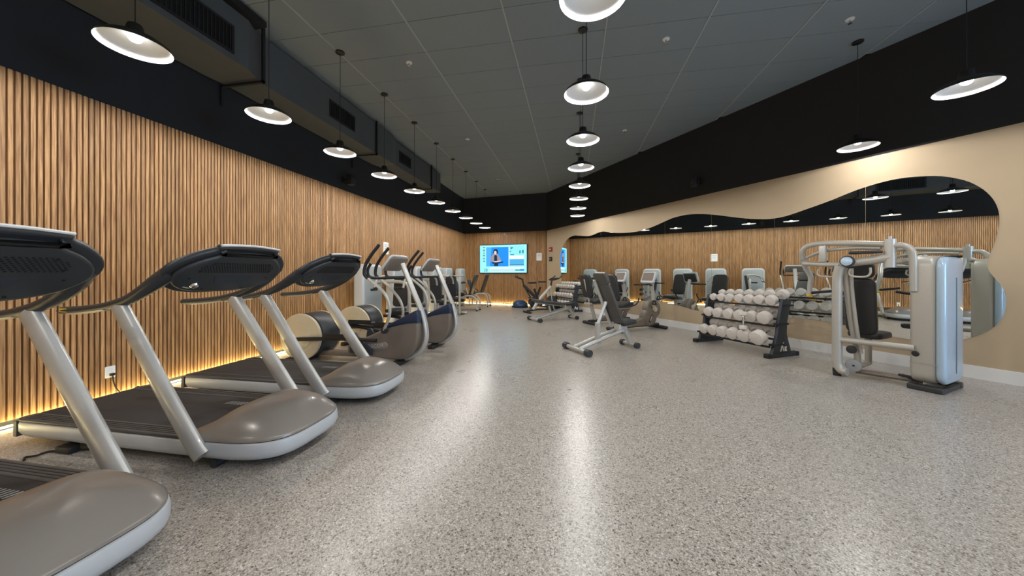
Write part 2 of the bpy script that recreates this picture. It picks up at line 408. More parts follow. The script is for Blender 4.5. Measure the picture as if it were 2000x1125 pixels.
for a, b in zip(seams[:-1], seams[1:]):
    c = clip(clip(mo, (a + 0.0018, 9), (a + 0.0018, -9)), (b - 0.0018, -9), (b - 0.0018, 9))
    if len(c) < 3 or max(p[0] for p in c) - min(p[0] for p in c) < 0.01: continue
    q = [c[0]]
    for p in c[1:]:
        if math.hypot(p[0] - q[-1][0], p[1] - q[-1][1]) > 1e-4: q.append(p)
    n = len(q); vs = []; lo, hi = (0.001, 0.007) if zs > 0 else (-0.007, -0.001)
    MB().slab(q, lo, hi, 0, TM).build('mirror_panel', 'mirror', mirror, 30)

# ================================================================== DUCT
duct = thing('air_duct', 'black rectangular air duct running under the ceiling above the slatted wall', 'duct', (0, 0, 0))
DX = XL + 0.03; DB = EYE + 2.57
def duct_sec(y0, y1, xr, zb, zt, name='duct_section'):
    return MB().slab([(y0, zb), (y1, zb), (y1, zt), (y0, zt)], 0, xr - DX, 0, frame((DX, 0, 0), (0, 1, 0), (0, 0, 1))).build(name, 'duct', duct)
duct_sec(YF + 0.02, 3.6, -4.03, DB, H_CEIL - 0.02)
mb = MB(); f0 = [(3.6, -4.03, DB, H_CEIL - 0.02), (3.9, -4.18, DB + 0.02, H_CEIL - 0.04)]
mb.loft([[(DX, y, zb), (xr, y, zb), (xr, y, zt), (DX, y, zt)] for y, xr, zb, zt in f0]); mb.build('duct_reducer', 'duct', duct)
duct_sec(3.9, 7.3, -4.18, DB + 0.02, H_CEIL - 0.04)
mb = MB(); f0 = [(7.3, -4.18, DB + 0.02, H_CEIL - 0.04), (7.55, -4.24, DB + 0.05, H_CEIL - 0.07)]
mb.loft([[(DX, y, zb), (xr, y, zb), (xr, y, zt), (DX, y, zt)] for y, xr, zb, zt in f0]); mb.build('duct_reducer', 'duct', duct)
duct_sec(7.55, 10.36, -4.24, DB + 0.05, H_CEIL - 0.07)
MB().box(DX, -3.92, YF + 0.02, 3.75, H_CEIL - 0.09, H_CEIL - 0.022).build('duct_flange', 'duct_dark', duct)
for y, xr in ((3.82, -4.05), (6.6, -4.14), (9.6, -4.2)):
    MB().box(DX - 0.02, xr, y, y + 0.035, DB - 0.03, DB - 0.005).box(xr - 0.03, xr, y, y + 0.035, DB - 0.03, H_CEIL - 0.01).box(DX - 0.025, DX - 0.005, y, y + 0.035, DB - 0.28, DB).build('hanger_strap', 'duct_dark', duct)
def grille(y0, y1, xr, z0, z1, n):
    g = MB().box(xr - 0.004, xr + 0.004, y0, y1, z0, z1).build('grille', 'ceiling_void', duct)
    f = MB()
    for a in ((y0 - 0.03, y1 + 0.03, z0 - 0.03, z0), (y0 - 0.03, y1 + 0.03, z1, z1 + 0.03), (y0 - 0.03, y0, z0, z1), (y1, y1 + 0.03, z0, z1)): f.box(xr, xr + 0.012, *a)
    f.build('grille_frame', 'duct_dark', g)
    vane = MB().box(0, 0.012, -0.006, 0.006, z0, z1).mesh('grille_vane', 'duct_dark')
    for k in range(n): put('grille_vane', vane, g, loc=(xr + 0.001, y0 + (y1 - y0) * (k + 0.5) / n, 0))
grille(2.35, 3.38, -4.03, DB + 0.1, DB + 0.38, 24)
grille(5.25, 5.88, -4.18, DB + 0.2, DB + 0.44, 14)
grille(7.75, 8.3, -4.24, DB + 0.22, DB + 0.44, 12)

# ================================================================== PENDANT LAMPS
LZ = EYE + 1.79
def make_lamp():
    t = thing('pendant_lamp', '', 'pendant lamp', (0, 0, LZ), 0, 'black dome pendant lamps with white inside')
    MB().lathe([(0.218, -0.004), (0.219, 0.0), (0.206, 0.022), (0.165, 0.055), (0.115, 0.078), (0.075, 0.095), (0.055, 0.115), (0.05, 0.15), (0.042, 0.17), (0.012, 0.175), (0.001, 0.176)], 32).build('shade', 'shade_black', t)
    MB().lathe([(0.2165, -0.004), (0.2155, 0.0), (0.202, 0.02), (0.162, 0.051), (0.112, 0.073), (0.072, 0.088), (0.05, 0.095), (0.001, 0.096)], 32).build('shade_lining', 'shade_white', t)
    MB().ball((0, 0, 0.064), 0.042, 0.75).build('bulb', 'bulb', t)
    MB().cyl((0, 0, 0.165), (0, 0, H_CEIL - LZ - 0.03), 0.004, 6).build('cord', 'black', t)
    MB().lathe([(0.001, H_CEIL - LZ - 0.035), (0.03, H_CEIL - LZ - 0.035), (0.062, H_CEIL - LZ - 0.02), (0.065, H_CEIL - LZ - 0.002), (0.001, H_CEIL - LZ - 0.001)], 20).build('ceiling_canopy', 'shade_black', t)
    ld = bpy.data.lights.new('bulb_light', 'SPOT'); ld.spot_size = math.radians(179); ld.spot_blend = 0.06; ld.energy = LAMP_W; ld.shadow_soft_size = 0.028; ld.color = (1.0, 0.975, 0.94)
    lo = bpy.data.objects.new('bulb_light', ld); col.objects.link(lo); lo.parent = t; lo.location = (0, 0, 0.022)
    return t
lamp0 = make_lamp(); first = [True]
def lamp(x, y, label):
    if first[0]: first[0] = False; lamp0.location = (x, y, LZ); lamp0['label'] = label; return
    copy_tree(lamp0, label, (x, y, LZ))
for k in range(10):
    lamp(-3.40, 2.09 + 1.19 * k, '%s pendant lamp from the camera in the row along the slatted wall' % ORD[k])
for k in range(8):
    lamp(0.125, 2.24 + 1.2 * k, '%s pendant lamp from the camera in the row over the open floor' % ORD[k])
lamp(3.74, 4.0, 'pendant lamp hanging above the grey chest press at the right edge')
lamp(3.96, 5.58, 'pendant lamp hanging in front of the black wall above the wavy mirror')
for k, y in enumerate((0.9, -0.29, -1.48)): lamp(-3.40, y, 'pendant lamp behind the camera in the slatted wall row, %s from the view' % ORD[k])
for k, y in enumerate((1.04, -0.16, -1.36)): lamp(0.125, y, 'pendant lamp behind the camera in the open floor row, %s from the view' % ORD[k])
for k, (x, y) in enumerate(((3.65, 2.5), (3.65, 0.9), (3.65, -0.7), (6.2, 1.6), (6.2, -0.4))): lamp(x, y, 'pendant lamp on the window side beyond the right edge, %s from the mirror' % ORD[k])

# sprinklers, wall speakers
def sprinkler(px, py, label):
    p = on_floor(px, py, H_CEIL - 0.03)
    t = thing('sprinkler', label, 'sprinkler', (p.x, p.y, H_CEIL), 0, 'ceiling sprinklers')
    MB().lathe([(0.001, -0.012), (0.045, -0.011), (0.048, -0.001), (0.001, 0)], 18).build('escutcheon', 'white_paint', t)
    MB().cyl((0, 0, -0.01), (0, 0, -0.05), 0.012, 10).disc((0, 0, -0.055), (0, 0, 1), 0.022, 0.004, 0.001, 14).build('spray_head', 'chrome', t)
for px, py, l in ((799, 126, 'white ceiling sprinkler nearest the air duct'), (1301, 80, 'white ceiling sprinkler right of the nearest central pendant'), (913, 274, 'small ceiling sprinkler left of the central pendant row'),
                  (1220, 257, 'small ceiling sprinkler right of the central pendant row'), (972, 352, 'tiny ceiling sprinkler near the far end of the ceiling'), (1660, 42, 'dark corner ceiling sprinkler near the upper right of the ceiling')):
    sprinkler(px, py, l)
def speaker(loc, rz, label):
    t = thing('wall_speaker', label, 'speaker', loc, rz, 'black wall speakers')
    MB().rbox((0, -0.17, 0), (0.15, 0.14, 0.22), 0.03).build('cabinet', 'black', t)
    MB().box(-0.02, 0.02, -0.11, 0, -0.02, 0.02).box(-0.05, 0.05, -0.012, 0, -0.06, 0.06).build('bracket', 'duct_dark', t)
    MB().disc((0, -0.242, -0.02), (0, 1, 0), 0.055, 0.006).disc((0, -0.242, 0.07), (0, 1, 0), 0.02, 0.006).build('driver', 'charcoal', t)
y, z = on_left_wall(672, 352); speaker((XL - 0.008, y, z), PI / 2, 'small black speaker on the black band above the slatted wall')
sx, z = on_mirror_wall(1367, 356); p = BR + E1 * sx + WN * 0.004
speaker((p.x, p.y, z), math.atan2(E1.y, E1.x) , 'small black speaker on the black wall above the mirror')

# ================================================================== TREADMILLS
def tread_outline(grow=0.0):
    pts = [(-0.19, -0.30), (-0.178, -0.35), (-0.14, -0.385), (-0.07, -0.398), (0.5, -0.40), (1.0, -0.40), (1.42, -0.40)]
    for k in range(1, 24):
        a = -PI / 2 + PI * k / 24; c, s_ = math.cos(a), math.sin(a)
        pts.append((1.47 + 0.63 * (abs(c) ** 0.58), 0.40 * math.copysign(abs(s_) ** 0.58, s_)))
    pts += [(x, -y) for x, y in reversed(pts[:7])]
    return pts
def make_treadmill():
    t = thing('treadmill', '', 'treadmill', (0, 0, 0), 0, 'grey treadmills along the slatted wall')
    P = tread_outline()
    rings = [[Vector((x, y, z)) for x, y in inset(P, i)] for z, i in ((0.062, 0.07), (0.072, 0.03), (0.09, 0.01), (0.115, 0.0), (0.165, 0.0), (0.182, 0.004), (0.188, 0.012))]
    MB().loft(rings).build('side_skirt', 'skirt', t, label='light grey wraparound skirt')
    MB().slab(inset(P, 0.014), 0.186, 0.196).build('dark_gap', 'black', t)
    MB().slab(inset(P, 0.11), 0.03, 0.07).build('underframe', 'black', t)
    for s_ in (-1, 1):
        MB().box(-0.194, -0.16, min(s_ * 0.20, s_ * 0.385), max(s_ * 0.20, s_ * 0.385), 0.07, 0.186).build('tail_cap', 'rail', t)
    # deck
    MB().slab(rrect(1.68, 0.56, 0.03, 4, 0.68, 0), 0.185, 0.206, 0.006).build('running_belt', 'belt', t)
    pr = MB()
    for k in range(6): pr.add([(1.08 + 0.03 * k, 0.14, 0.2068), (1.092 + 0.03 * k, 0.14, 0.2068), (1.107 + 0.03 * k, 0.20, 0.2068), (1.095 + 0.03 * k, 0.20, 0.2068)], [(0, 1, 2, 3)])
    pr.build('belt_print', 'print_grey', t)
    for s_ in (-1, 1):
        rl = MB().slab(rrect(1.68, 0.115, 0.045, 4, 0.68, s_ * 0.335), 0.188, 0.212, 0.008).build('foot_rail', 'rail', t)
        rb = MB()
        for k in range(4): rb.box(-0.09, 1.42, s_ * 0.335 - 0.036 + 0.021 * k, s_ * 0.335 - 0.028 + 0.021 * k, 0.211, 0.2145)
        rb.build('rib', 'charcoal', rl)
    # motor hood
    nx, ny = 30, 20; vs = []; fs = []
    for i in range(nx + 1):
        a = i / nx
        if a < 0.35: x = 1.40 + 0.07 * a / 0.35; wd = 0.392
        else:
            th = (a - 0.35) / 0.65 * PI / 2; x = 1.47 + 0.62 * (math.sin(th) ** 0.58 if th > 0 else 0); wd = 0.392 * max(0.0, math.cos(th)) ** 0.58
        rise = min(1, max(0, (x - 1.36) / 0.30)); rise = rise * rise * (3 - 2 * rise)
        tail = 1 - max(0, (x - 1.66) / 0.43) ** 2 * 0.62
        h = 0.145 * rise * tail
        for j in range(ny + 1):
            q = -1 + 2 * j / ny; q = math.copysign(1 - (1 - abs(q)) ** 1.35, q)
            edge = (1 - abs(q) ** 3.2); nose = 1 - max(0, (x - 1.82) / 0.272) ** 3
            vs.append((x, q * wd, 0.208 + max(0, h * edge * max(0, nose)) + 0.012 * (1 - abs(q) ** 8) * max(0, nose)))
    for i in range(nx):
        for j in range(ny):
            k = i * (ny + 1) + j; fs.append((k, k + ny + 1, k + ny + 2, k + 1))
    hood = MB().add(vs, fs)
    n = len(hood.v); ed = [i * (ny + 1) for i in range(nx + 1)] + [i * (ny + 1) + ny for i in range(nx, -1, -1)]
    base = [(hood.v[i][0], hood.v[i][1], 0.194) for i in ed]; o0 = len(hood.v); hood.v += base
    for i in range(len(ed) - 1): hood.f.append((ed[i], o0 + i, o0 + i + 1, ed[i + 1]))
    hood.build('motor_hood', 'taupe', t, 50, 'taupe moulded motor hood')
    for s_ in (-1, 1):
        MB().cyl((1.60, s_ * 0.30, 0.03), (1.60, s_ * 0.36, 0.03), 0.03, 14).build('wheel', 'steel_blue', t)
        MB().cyl((0.25, s_ * 0.30, 0.0), (0.25, s_ * 0.30, 0.05), 0.03, 12).build('foot', 'black', t)
        # upright
        a = [(1.575, s_ * 0.408, 0.105), (1.52, s_ * 0.412, 0.175), (1.30, s_ * 0.41, 0.47), (1.08, s_ * 0.405, 0.78), (0.90, s_ * 0.40, 1.03), (0.865, s_ * 0.40, 1.075)]
        a = spline(a, 3); k = len(a)
        MB().tube(a, [0.068 - 0.006 * i / k for i in range(k)], 16, [0.036] * k, ref=(1, 0, 0)).build('upright', 'silver', t)
        # handlebar
        hpts = spline([(0.30, s_ * 0.385, 1.03), (0.36, s_ * 0.39, 1.033), (0.55, s_ * 0.395, 1.046), (0.75, s_ * 0.40, 1.072), (0.95, s_ * 0.405, 1.118), (1.10, s_ * 0.41, 1.185), (1.20, s_ * 0.405, 1.245), (1.29, s_ * 0.38, 1.31)], 4)
        k = len(hpts); rr = [0.014 if i == 0 else 0.027 + 0.045 * max(0, i / k - 0.4) for i in range(k)]
        hb = MB().tube(hpts, rr, 12, [r * 1.15 for r in rr]).build('handlebar', 'charcoal', t)
        MB().tube([p - Vector((0, 0, 0.021)) for p in hpts[5:13]], 0.012, 8, 0.022).build('grip_underside', 'silver_warm', hb)
        MB().rbox((0, 0, 0), (0.075, 0.004, 0.026), 0.001, Matrix.Translation((0.375, s_ * 0.418, 1.036))).build('decal', 'gold', hb)
    # console: a lens shaped panel leaning towards the runner
    up = Vector((0.757, 0, 0.654)); TC = frame((1.15, 0, 1.185), (0, -1, 0), up)
    half = [(0.0, -0.03), (0.15, -0.027), (0.29, 0.005), (0.385, 0.065), (0.44, 0.15), (0.448, 0.23), (0.41, 0.315), (0.325, 0.40), (0.245, 0.45), (0.235, 0.478), (0.10, 0.492), (0.0, 0.496)]
    ring = spline2(half + [(-x, y) for x, y in half[-2:0:-1]] + [half[0]], 3)[:-1]
    con = MB().slab(ring, -0.022, 0.022, 0.016, TC, 4).build('console', 'charcoal', t, 50, 'dark lens-shaped console')
    MB().slab(inset(ring, 0.045), -0.052, -0.018, 0.02, TC, 4).build('rear_cover', 'charcoal', con, 50)
    MB().slab(inset(ring, 0.07), 0.020, 0.0235, 0.0, TC).build('display_panel', 'screen_off', con)
    MB().tube([TC @ Vector((x, y, -0.004)) for x, y in ((-0.235, 0.482), (-0.1, 0.496), (0, 0.50), (0.1, 0.496), (0.235, 0.482))], 0.009, 8, 0.018).build('top_trim', 'white_paint', con)
    gl = MB()
    for r in range(8):
        for c in range(30):
            x = -0.29 + 0.02 * c + (0.01 if r % 2 else 0); y = 0.25 + 0.014 * r
            if abs(x) < 0.29 - 0.02 * max(0, r - 4): gl.slab(circ(0.0062, 6, x, y), -0.0535, -0.0515, 0, TC)
    gl.build('vent_grille', 'ceiling_void', con)['kind'] = 'stuff'
    MB().slab([(-0.13, 0.13), (0.10, 0.13), (0.14, 0.20), (-0.17, 0.20)], -0.055, -0.05, 0, TC).build('hatch', 'steel_blue', con)
    MB().slab(rrect(0.10, 0.022, 0.005, 3, 0.0, 0.425), -0.0245, -0.02, 0, TC).build('name_plate', 'print_grey', con)
    MB().slab(rrect(0.07, 0.012, 0.002, 3, 0.0, 0.40), -0.0275, -0.02, 0, TC).build('sticker', 'paper', con)
    sc_me = MB().slab(circ(0.007, 10), -0.0545, -0.05, 0).mesh('screw', 'ceiling_void')
    for x, y in ((-0.3, 0.18), (0.3, 0.18), (-0.27, 0.26), (0.27, 0.26), (-0.15, 0.06), (0.15, 0.06), (-0.22, 0.34), (0.22, 0.34)):
        q = put('screw', sc_me, con); q.matrix_local = TC @ Matrix.Translation((x, y, 0))
    MB().lathe([(0.001, -0.085), (0.02, -0.08), (0.026, -0.065), (0.018, -0.05), (0.001, -0.05)], 16, TC @ Matrix.Translation((0.24, 0.12, 0))).build('cable_socket', 'chrome', con)
    MB().tube([TC @ Vector((x, y, -0.05)) for x, y in ((0.20, 0.085), (0.25, 0.075), (0.29, 0.09))], 0.006, 8).build('cable_clip', 'print_grey', con)
    return t
TRX = -3.965
tread = make_treadmill(); tread.location = (TRX, 2.22, 0); tread['label'] = 'middle grey treadmill in the row of three, standing fully in view'
copy_tree(tread, 'nearest grey treadmill, cut off by the left edge of the picture', (TRX, 1.03, 0))
copy_tree(tread, 'farthest grey treadmill, next to the ellipticals', (TRX, 3.33, 0))

# ================================================================== ELLIPTICALS
def make_elliptical():
    t = thing('elliptical_trainer', '', 'elliptical', (0, 0, 0), 0, 'ellipticals beside the treadmills')
    TS = frame((0, 0, 0), (1, 0, 0), (0, 0, 1))     # x-z side profile, z' = -y
    MB().rbox((0.95, 0, 0.10), (1.75, 0.14, 0.07), 0.03).build('base_beam', 'taupe_dark', t)
    MB().rbox((0.16, 0, 0.03), (0.10, 0.62, 0.06), 0.03).build('rear_foot', 'black', t)
    MB().rbox((1.82, 0, 0.03), (0.12, 0.56, 0.06), 0.03).build('front_foot', 'black', t)
    MB().disc((0.33, 0, 0.37), (0, 1, 0), 0.335, 0.36, 0.02, 40).build('drum_housing', 'charcoal', t)
    for s_ in (-1, 1):
        d = MB().disc((0.31, s_ * 0.215, 0.365), (0, 1, 0), 0.34, 0.05, 0.012, 44).build('flywheel_disc', 'cream', t)
        MB().disc((0.31, s_ * 0.245, 0.365), (0, 1, 0), 0.19, 0.012, 0.004, 36).build('disc_boss', 'cream', d)
        MB().disc((0.12, s_ * 0.255, 0.30), (0, 1, 0), 0.035, 0.03, 0.006, 18).build('crank_bolt', 'chrome', d)
        ph = 0.06 * s_
        bar = MB().tube(spline([(0.30, s_ * 0.285, 0.40 + ph), (0.7, s_ * 0.28, 0.42 + ph), (1.1, s_ * 0.27, 0.40 + ph / 2), (1.55, s_ * 0.25, 0.36)], 3), 0.028, 8).build('pedal_bar', 'black', t)
        MB().rbox((0.98, s_ * 0.28, 0.455 + ph), (0.40, 0.15, 0.035), 0.05).box(0.78, 1.17, s_ * 0.28 - 0.075, s_ * 0.28 - 0.065, 0.45 + ph, 0.51 + ph).build('foot_plate', 'black', bar)
        MB().slab(spline2([(1.10, 0.16), (1.13, 0.42), (1.19, 0.45), (1.26, 0.36), (1.45, 0.22)], 3) + [(1.45, 0.14)], s_ * 0.19 - 0.02, s_ * 0.19 + 0.02, 0.006, TS).build('ramp_bracket', 'steel_blue', t)
    body = spline2([(1.02, 0.14), (1.45, 0.09), (1.84, 0.07), (1.99, 0.13), (2.09, 0.28), (2.12, 0.45), (2.10, 0.62), (1.9, 0.60), (1.66, 0.53), (1.42, 0.42), (1.2, 0.33), (1.04, 0.26), (1.02, 0.14)], 4)[:-1]
    MB().slab(body, -0.15, 0.15, 0.03, TS).build('front_shroud', 'taupe_dark', t, 50, 'taupe wedge-shaped front shroud')
    band = [(1.66, 0.525), (1.67, 0.57), (1.85, 0.66), (2.08, 0.775), (2.12, 0.765), (2.135, 0.70), (2.125, 0.605), (1.95, 0.59)]
    MB().slab(band, -0.165, 0.165, 0.02, TS).build('top_band', 'navy', t, 50, 'dark navy band over the shroud')
    for s_ in (-1, 1):
        pill = MB().slab([(1.12 + 0.0, 0.155), (1.62, 0.225), (1.67, 0.255), (1.67, 0.295), (1.63, 0.32), (1.12, 0.245)], -s_ * 0.152 - 0.008, -s_ * 0.152 + 0.008, 0.004, TS).build('logo_bar', 'taupe', t)
        q = put('lettering', text_mesh('PRECOR', 0.075, 'skirt'), pill)
        if s_ < 0: q.matrix_local = frame((1.47, -0.162, 0.258), (0.99, 0, 0.14), (-0.14, 0, 0.99))
        else: q.matrix_local = frame((1.47, 0.162, 0.258), (-0.99, 0, -0.14), (-0.14, 0, 0.99))
    MB().tube(spline([(1.74, 0, 0.06), (1.92, 0, 0.075), (2.10, 0, 0.19), (2.18, 0, 0.36), (2.17, 0, 0.55), (2.11, 0, 0.76), (1.98, 0, 1.05), (1.81, 0, 1.44)], 4), 0.036, 12, 0.05).build('front_column', 'silver', t)
    c0 = Vector((1.70, 0, 1.45)); TC = frame(c0, (0, -1, 0), (0.62, 0, 0.78))
    con = MB().slab(rrect(0.50, 0.27, 0.06, 5), -0.014, 0.018, 0.01, TC).build('console', 'skirt', t)
    MB().slab(rrect(0.42, 0.20, 0.04, 5), 0.017, 0.021, 0, TC).build('display_panel', 'screen_off', con)
    MB().slab(rrect(0.47, 0.245, 0.05, 5), -0.04, -0.012, 0.014, TC).build('rear_cover', 'taupe_dark', con)
    for s_ in (-1, 1):
        MB().tube(spline([(1.86, s_ * 0.05, 1.24), (1.70, s_ * 0.16, 1.24), (1.50, s_ * 0.22, 1.235), (1.42, s_ * 0.23, 1.27), (1.41, s_ * 0.23, 1.36), (1.45, s_ * 0.22, 1.44)], 4), 0.02, 10).build('fixed_handlebar', 'black', t)
        dx = -0.08 - 0.08 * s_ + (0.0 if s_ < 0 else -0.03)
        arm = MB().tube(spline([(1.66, s_ * 0.24, 0.50), (1.76 + dx * 0.4, s_ * 0.26, 0.72), (1.755 + dx * .7, s_ * 0.27, 0.89), (1.69 + dx, s_ * 0.28, 1.03), (1.57 + dx, s_ * 0.285, 1.14), (1.43 + dx, s_ * 0.285, 1.24)], 4), 0.021, 10).build('moving_arm', 'silver', t)
        MB().tube(spline([(1.45 + dx, s_ * 0.285, 1.225), (1.39 + dx, s_ * 0.285, 1.29), (1.41 + dx, s_ * 0.285, 1.42), (1.50 + dx, s_ * 0.285, 1.56), (1.62 + dx, s_ * 0.285, 1.70)], 4), 0.023, 10).build('hand_grip', 'black', arm)
        MB().disc((1.665, s_ * 0.225, 0.50), (0, 1, 0), 0.045, 0.07, 0.01, 18).build('pivot_hub', 'steel_blue', arm)
    return t
ELX = -4.27
ell = make_elliptical(); ell.location = (ELX, 4.57, 0); ell['label'] = 'elliptical trainer with navy band, next to the farthest treadmill'
copy_tree(ell, 'elliptical trainer with navy band, beside the weight machines', (ELX + 0.04, 5.72, 0))

# ================================================================== WEIGHT MACHINES along the slatted wall
def shroud(t, x, y0=0.0, wdt=0.72, h=1.50):
    T = frame((x, y0, 0.05 + (h - 0.05) / 2), (0, 1, 0), (0, 0, 1))
    s_ = MB().slab(rrect(wdt, h - 0.05, 0.13, 6), -0.13, 0.11, 0.05, T, 4).build('weight_shroud', 'skirt', t, 50, 'rounded grey weight-stack shroud')
    MB().slab(rrect(wdt - 0.1, h - 0.16, 0.10, 6), 0.108, 0.122, 0.006, T).build('shroud_panel', 'panel_grey', s_, 50)
    MB().rbox((0.122, 0, 0), (0.004, 0.26, 0.05), 0.001, Matrix.Translation((x, y0, 0.95))).build('label_strip', 'charcoal', s_)
    MB().rbox((x - 0.02, y0, 0.03), (0.24, wdt * 0.9, 0.06), 0.02).build('base_foot', 'black', t)
def pad(T, wd, h, th=0.07, r=0.05, name='backrest', parent=None, mat='pad'):
    return MB().slab(rrect(wd, h, r, 5), -th / 2, th / 2, th * 0.35, T, 4).build(name, mat, parent, 50)
def press_machine(y, label, flip=1, roller=False):
    t = thing('press_machine', label, 'weight machine', (-4.36, y, 0), 0, 'upright weight machines along the slatted wall')
    shroud(t, 0.0)
    MB().tube(spline([(0.1, 0, 0.06), (0.5, 0, 0.06), (0.95, 0, 0.06), (1.05, 0, 0.05)], 3), 0.04, 10).build('floor_beam', 'silver_warm', t)
    MB().tube(spline([(0.10, 0.16 * flip, 1.10), (0.35, 0.16 * flip, 1.12), (0.72, 0.16 * flip, 1.10), (0.84, 0.16 * flip, 1.0), (0.86, 0.16 * flip, 0.7), (0.86, 0.16 * flip, 0.03)], 4), 0.038, 10).build('frame_arch', 'silver_warm', t)
    MB().tube([(0.62, 0.10 * flip, 0.06), (0.62, 0.10 * flip, 0.48)], 0.035, 10).build('seat_post', 'silver_warm', t)
    pad(frame((0.62, 0.03 * flip, 0.51), (1, 0, 0), (0, 1, 0)), 0.36, 0.38, 0.07, 0.08, 'seat', t)
    pad(frame((0.62, 0.24 * flip, 0.90), (1, 0, 0), (0, 0.12 * flip, 1)), 0.34, 0.66, 0.07, 0.07, 'backrest', t)
    for sx in (0.30, 0.94):
        a = MB().tube(spline([(sx, 0.25 * flip, 1.22), (sx, 0.05 * flip, 1.24), (sx, -0.18 * flip, 1.16), (sx, -0.26 * flip, 1.0)], 4), 0.024, 10).build('press_arm', 'silver_warm', t)
        MB().cyl((sx - 0.02, -0.26 * flip, 1.0), (0.62 + (sx - 0.62) * 0.45, -0.27 * flip, 0.99), 0.02, 10).build('hand_grip', 'black', a)
    MB().cyl((0.26, 0.25 * flip, 1.22), (0.98, 0.25 * flip, 1.22), 0.022, 10).build('pivot_bar', 'silver_warm', t)
    MB().box(0.76, 0.94, -0.02, 0.34, 0.0, 0.03).build('end_foot', 'black', t)
    if roller:
        for z in (0.42, 0.62): MB().cyl((0.42, -0.32 * flip, z), (0.86, -0.32 * flip, z), 0.055, 14).build('roller_pad', 'pad', t)
    return t
def leg_machine(y, label):
    t = thing('leg_machine', label, 'weight machine', (-4.48, y, 0), 0, 'reclined leg machines along the slatted wall')
    shroud(t, 0.0, 0.0, 0.62)
    MB().tube(spline([(0.15, -0.1, 0.06), (0.6, -0.1, 0.06), (1.0, -0.1, 0.06), (1.1, -0.1, 0.06)], 3), 0.035, 10).build('floor_beam', 'silver_warm', t)
    for s_ in (-1, 1):
        q = -0.1 + 0.2 * s_
        MB().tube(spline([(0.62, q, 0.45), (0.85, q, 0.52), (1.08, q, 0.49), (1.19, q, 0.36), (1.20, q, 0.12), (1.20, q, 0.02)], 4), 0.03, 10).build('frame_loop', 'silver_warm', t)
        MB().tube(spline([(0.45, q, 0.06), (0.47, q, 0.3), (0.40, q, 0.52), (0.34, q, 0.74)], 4), 0.028, 10).build('front_upright', 'silver_warm', t)
        MB().cyl((1.20, q, 0.0), (1.20, q, 0.04), 0.04, 12).build('foot', 'black', t)
    MB().cyl((1.20, -0.3, 0.14), (1.20, 0.1, 0.14), 0.025, 10).build('cross_bar', 'silver_warm', t)
    pad(frame((0.70, -0.1, 0.52), (1, 0, 0.12), (0, 1, 0)), 0.42, 0.40, 0.08, 0.09, 'seat', t)
    pad(frame((1.03, -0.1, 0.91), (0, 1, 0), (0.32, 0, 1)), 0.36, 0.74, 0.075, 0.07, 'backrest', t)
    MB().tube([(0.88, -0.1, 0.52), (1.14, -0.1, 1.2)], 0.022, 10).build('back_strut', 'silver_warm', t)
    for s_ in (-1, 1):
        MB().cyl((0.40, -0.1, 0.36), (0.40, -0.1 + s_ * 0.24, 0.36), 0.055, 14).build('roller_pad', 'pad', t)
        MB().tube(spline([(0.70, -0.1 + s_ * 0.24, 0.50), (0.66, -0.1 + s_ * 0.27, 0.62), (0.56, -0.1 + s_ * 0.27, 0.68)], 3), 0.018, 8).build('side_handle', 'black', t)
    pad(frame((0.44, -0.1, 0.84), (0, 1, 0), (-0.3, 0, 1)), 0.30, 0.42, 0.06, 0.06, 'knee_pad', t, 'steel_blue')
    return t
press_machine(6.65, 'weight machine with tall shroud directly behind the ellipticals', 1)
press_machine(7.87, 'weight machine second from the ellipticals, backrest toward the camera', -1)
press_machine(9.05, 'weight machine third from the ellipticals with broad upright backrest', -1, True)
press_machine(10.25, 'weight machine just before the reclined leg machines', -1, True)
leg_machine(11.55, 'reclined leg machine with curved silver frame, nearer one of the pair')
leg_machine(13.05, 'reclined leg machine in the far corner below the television')

# ================================================================== CHEST PRESS in front of the mirror
RZ1 = math.atan2(E1.y, E1.x)                        # local x = along the mirror wall towards the camera, local y = into the wall
P0 = on_floor(1635, 733)
t = thing('chest_press', 'large silver chest press with tall pearl shroud in front of the mirror', 'weight machine', (P0.x, P0.y, 0), RZ1)
TSH = frame((0.72, 0.41, 0.785), (0, 1, 0), (0, 0, 1))
sh = MB().slab(rrect(0.56, 1.42, 0.12, 6), -0.14, 0.05, 0.04, TSH, 4).build('weight_shroud', 'silver_warm', t, 50, 'rounded silver grey shroud')
MB().slab(rrect(0.55, 1.40, 0.12, 6), 0.045, 0.125, 0.045, TSH, 4).build('shroud_cover', 'shroud_face', sh, 50, 'glossy pearl outer cover')
MB().slab(rrect(0.018, 1.06, 0.008, 3, 0.03, -0.06), 0.124, 0.128, 0, TSH).build('slot', 'slot', sh)
MB().disc((0.63, 0.126, 0.40), (0, 1, 0), 0.03, 0.012, 0.003, 16).build('pin_knob', 'black', sh)
MB().box(0.585, 0.80, 0.118, 0.122, 0.30, 0.304).build('seam', 'print_grey', sh)
MB().rbox((0.70, 0.155, 0.03), (0.27, 0.10, 0.06), 0.02).rbox((0.70, 0.67, 0.03), (0.27, 0.10, 0.06), 0.02).box(0.79, 0.83, 0.15, 0.68, 0.005, 0.05).build('base_foot', 'charcoal', t)
MB().tube(spline([(0.10, 0, 0.07), (0.045, 0, 0.075), (0.01, 0, 0.13), (0.0, 0, 0.24), (0.0, 0, 0.6), (0.0, 0, 1.0), (0.005, 0, 1.25), (0.03, 0, 1.40)], 4), 0.058, 14, 0.05, ref=(1, 0, 0)).build('post', 'silver_warm', t)
MB().cyl((0.0, 0, 0.0), (0.0, 0, 0.09), 0.04, 14, 0.045).build('foot', 'black', t)
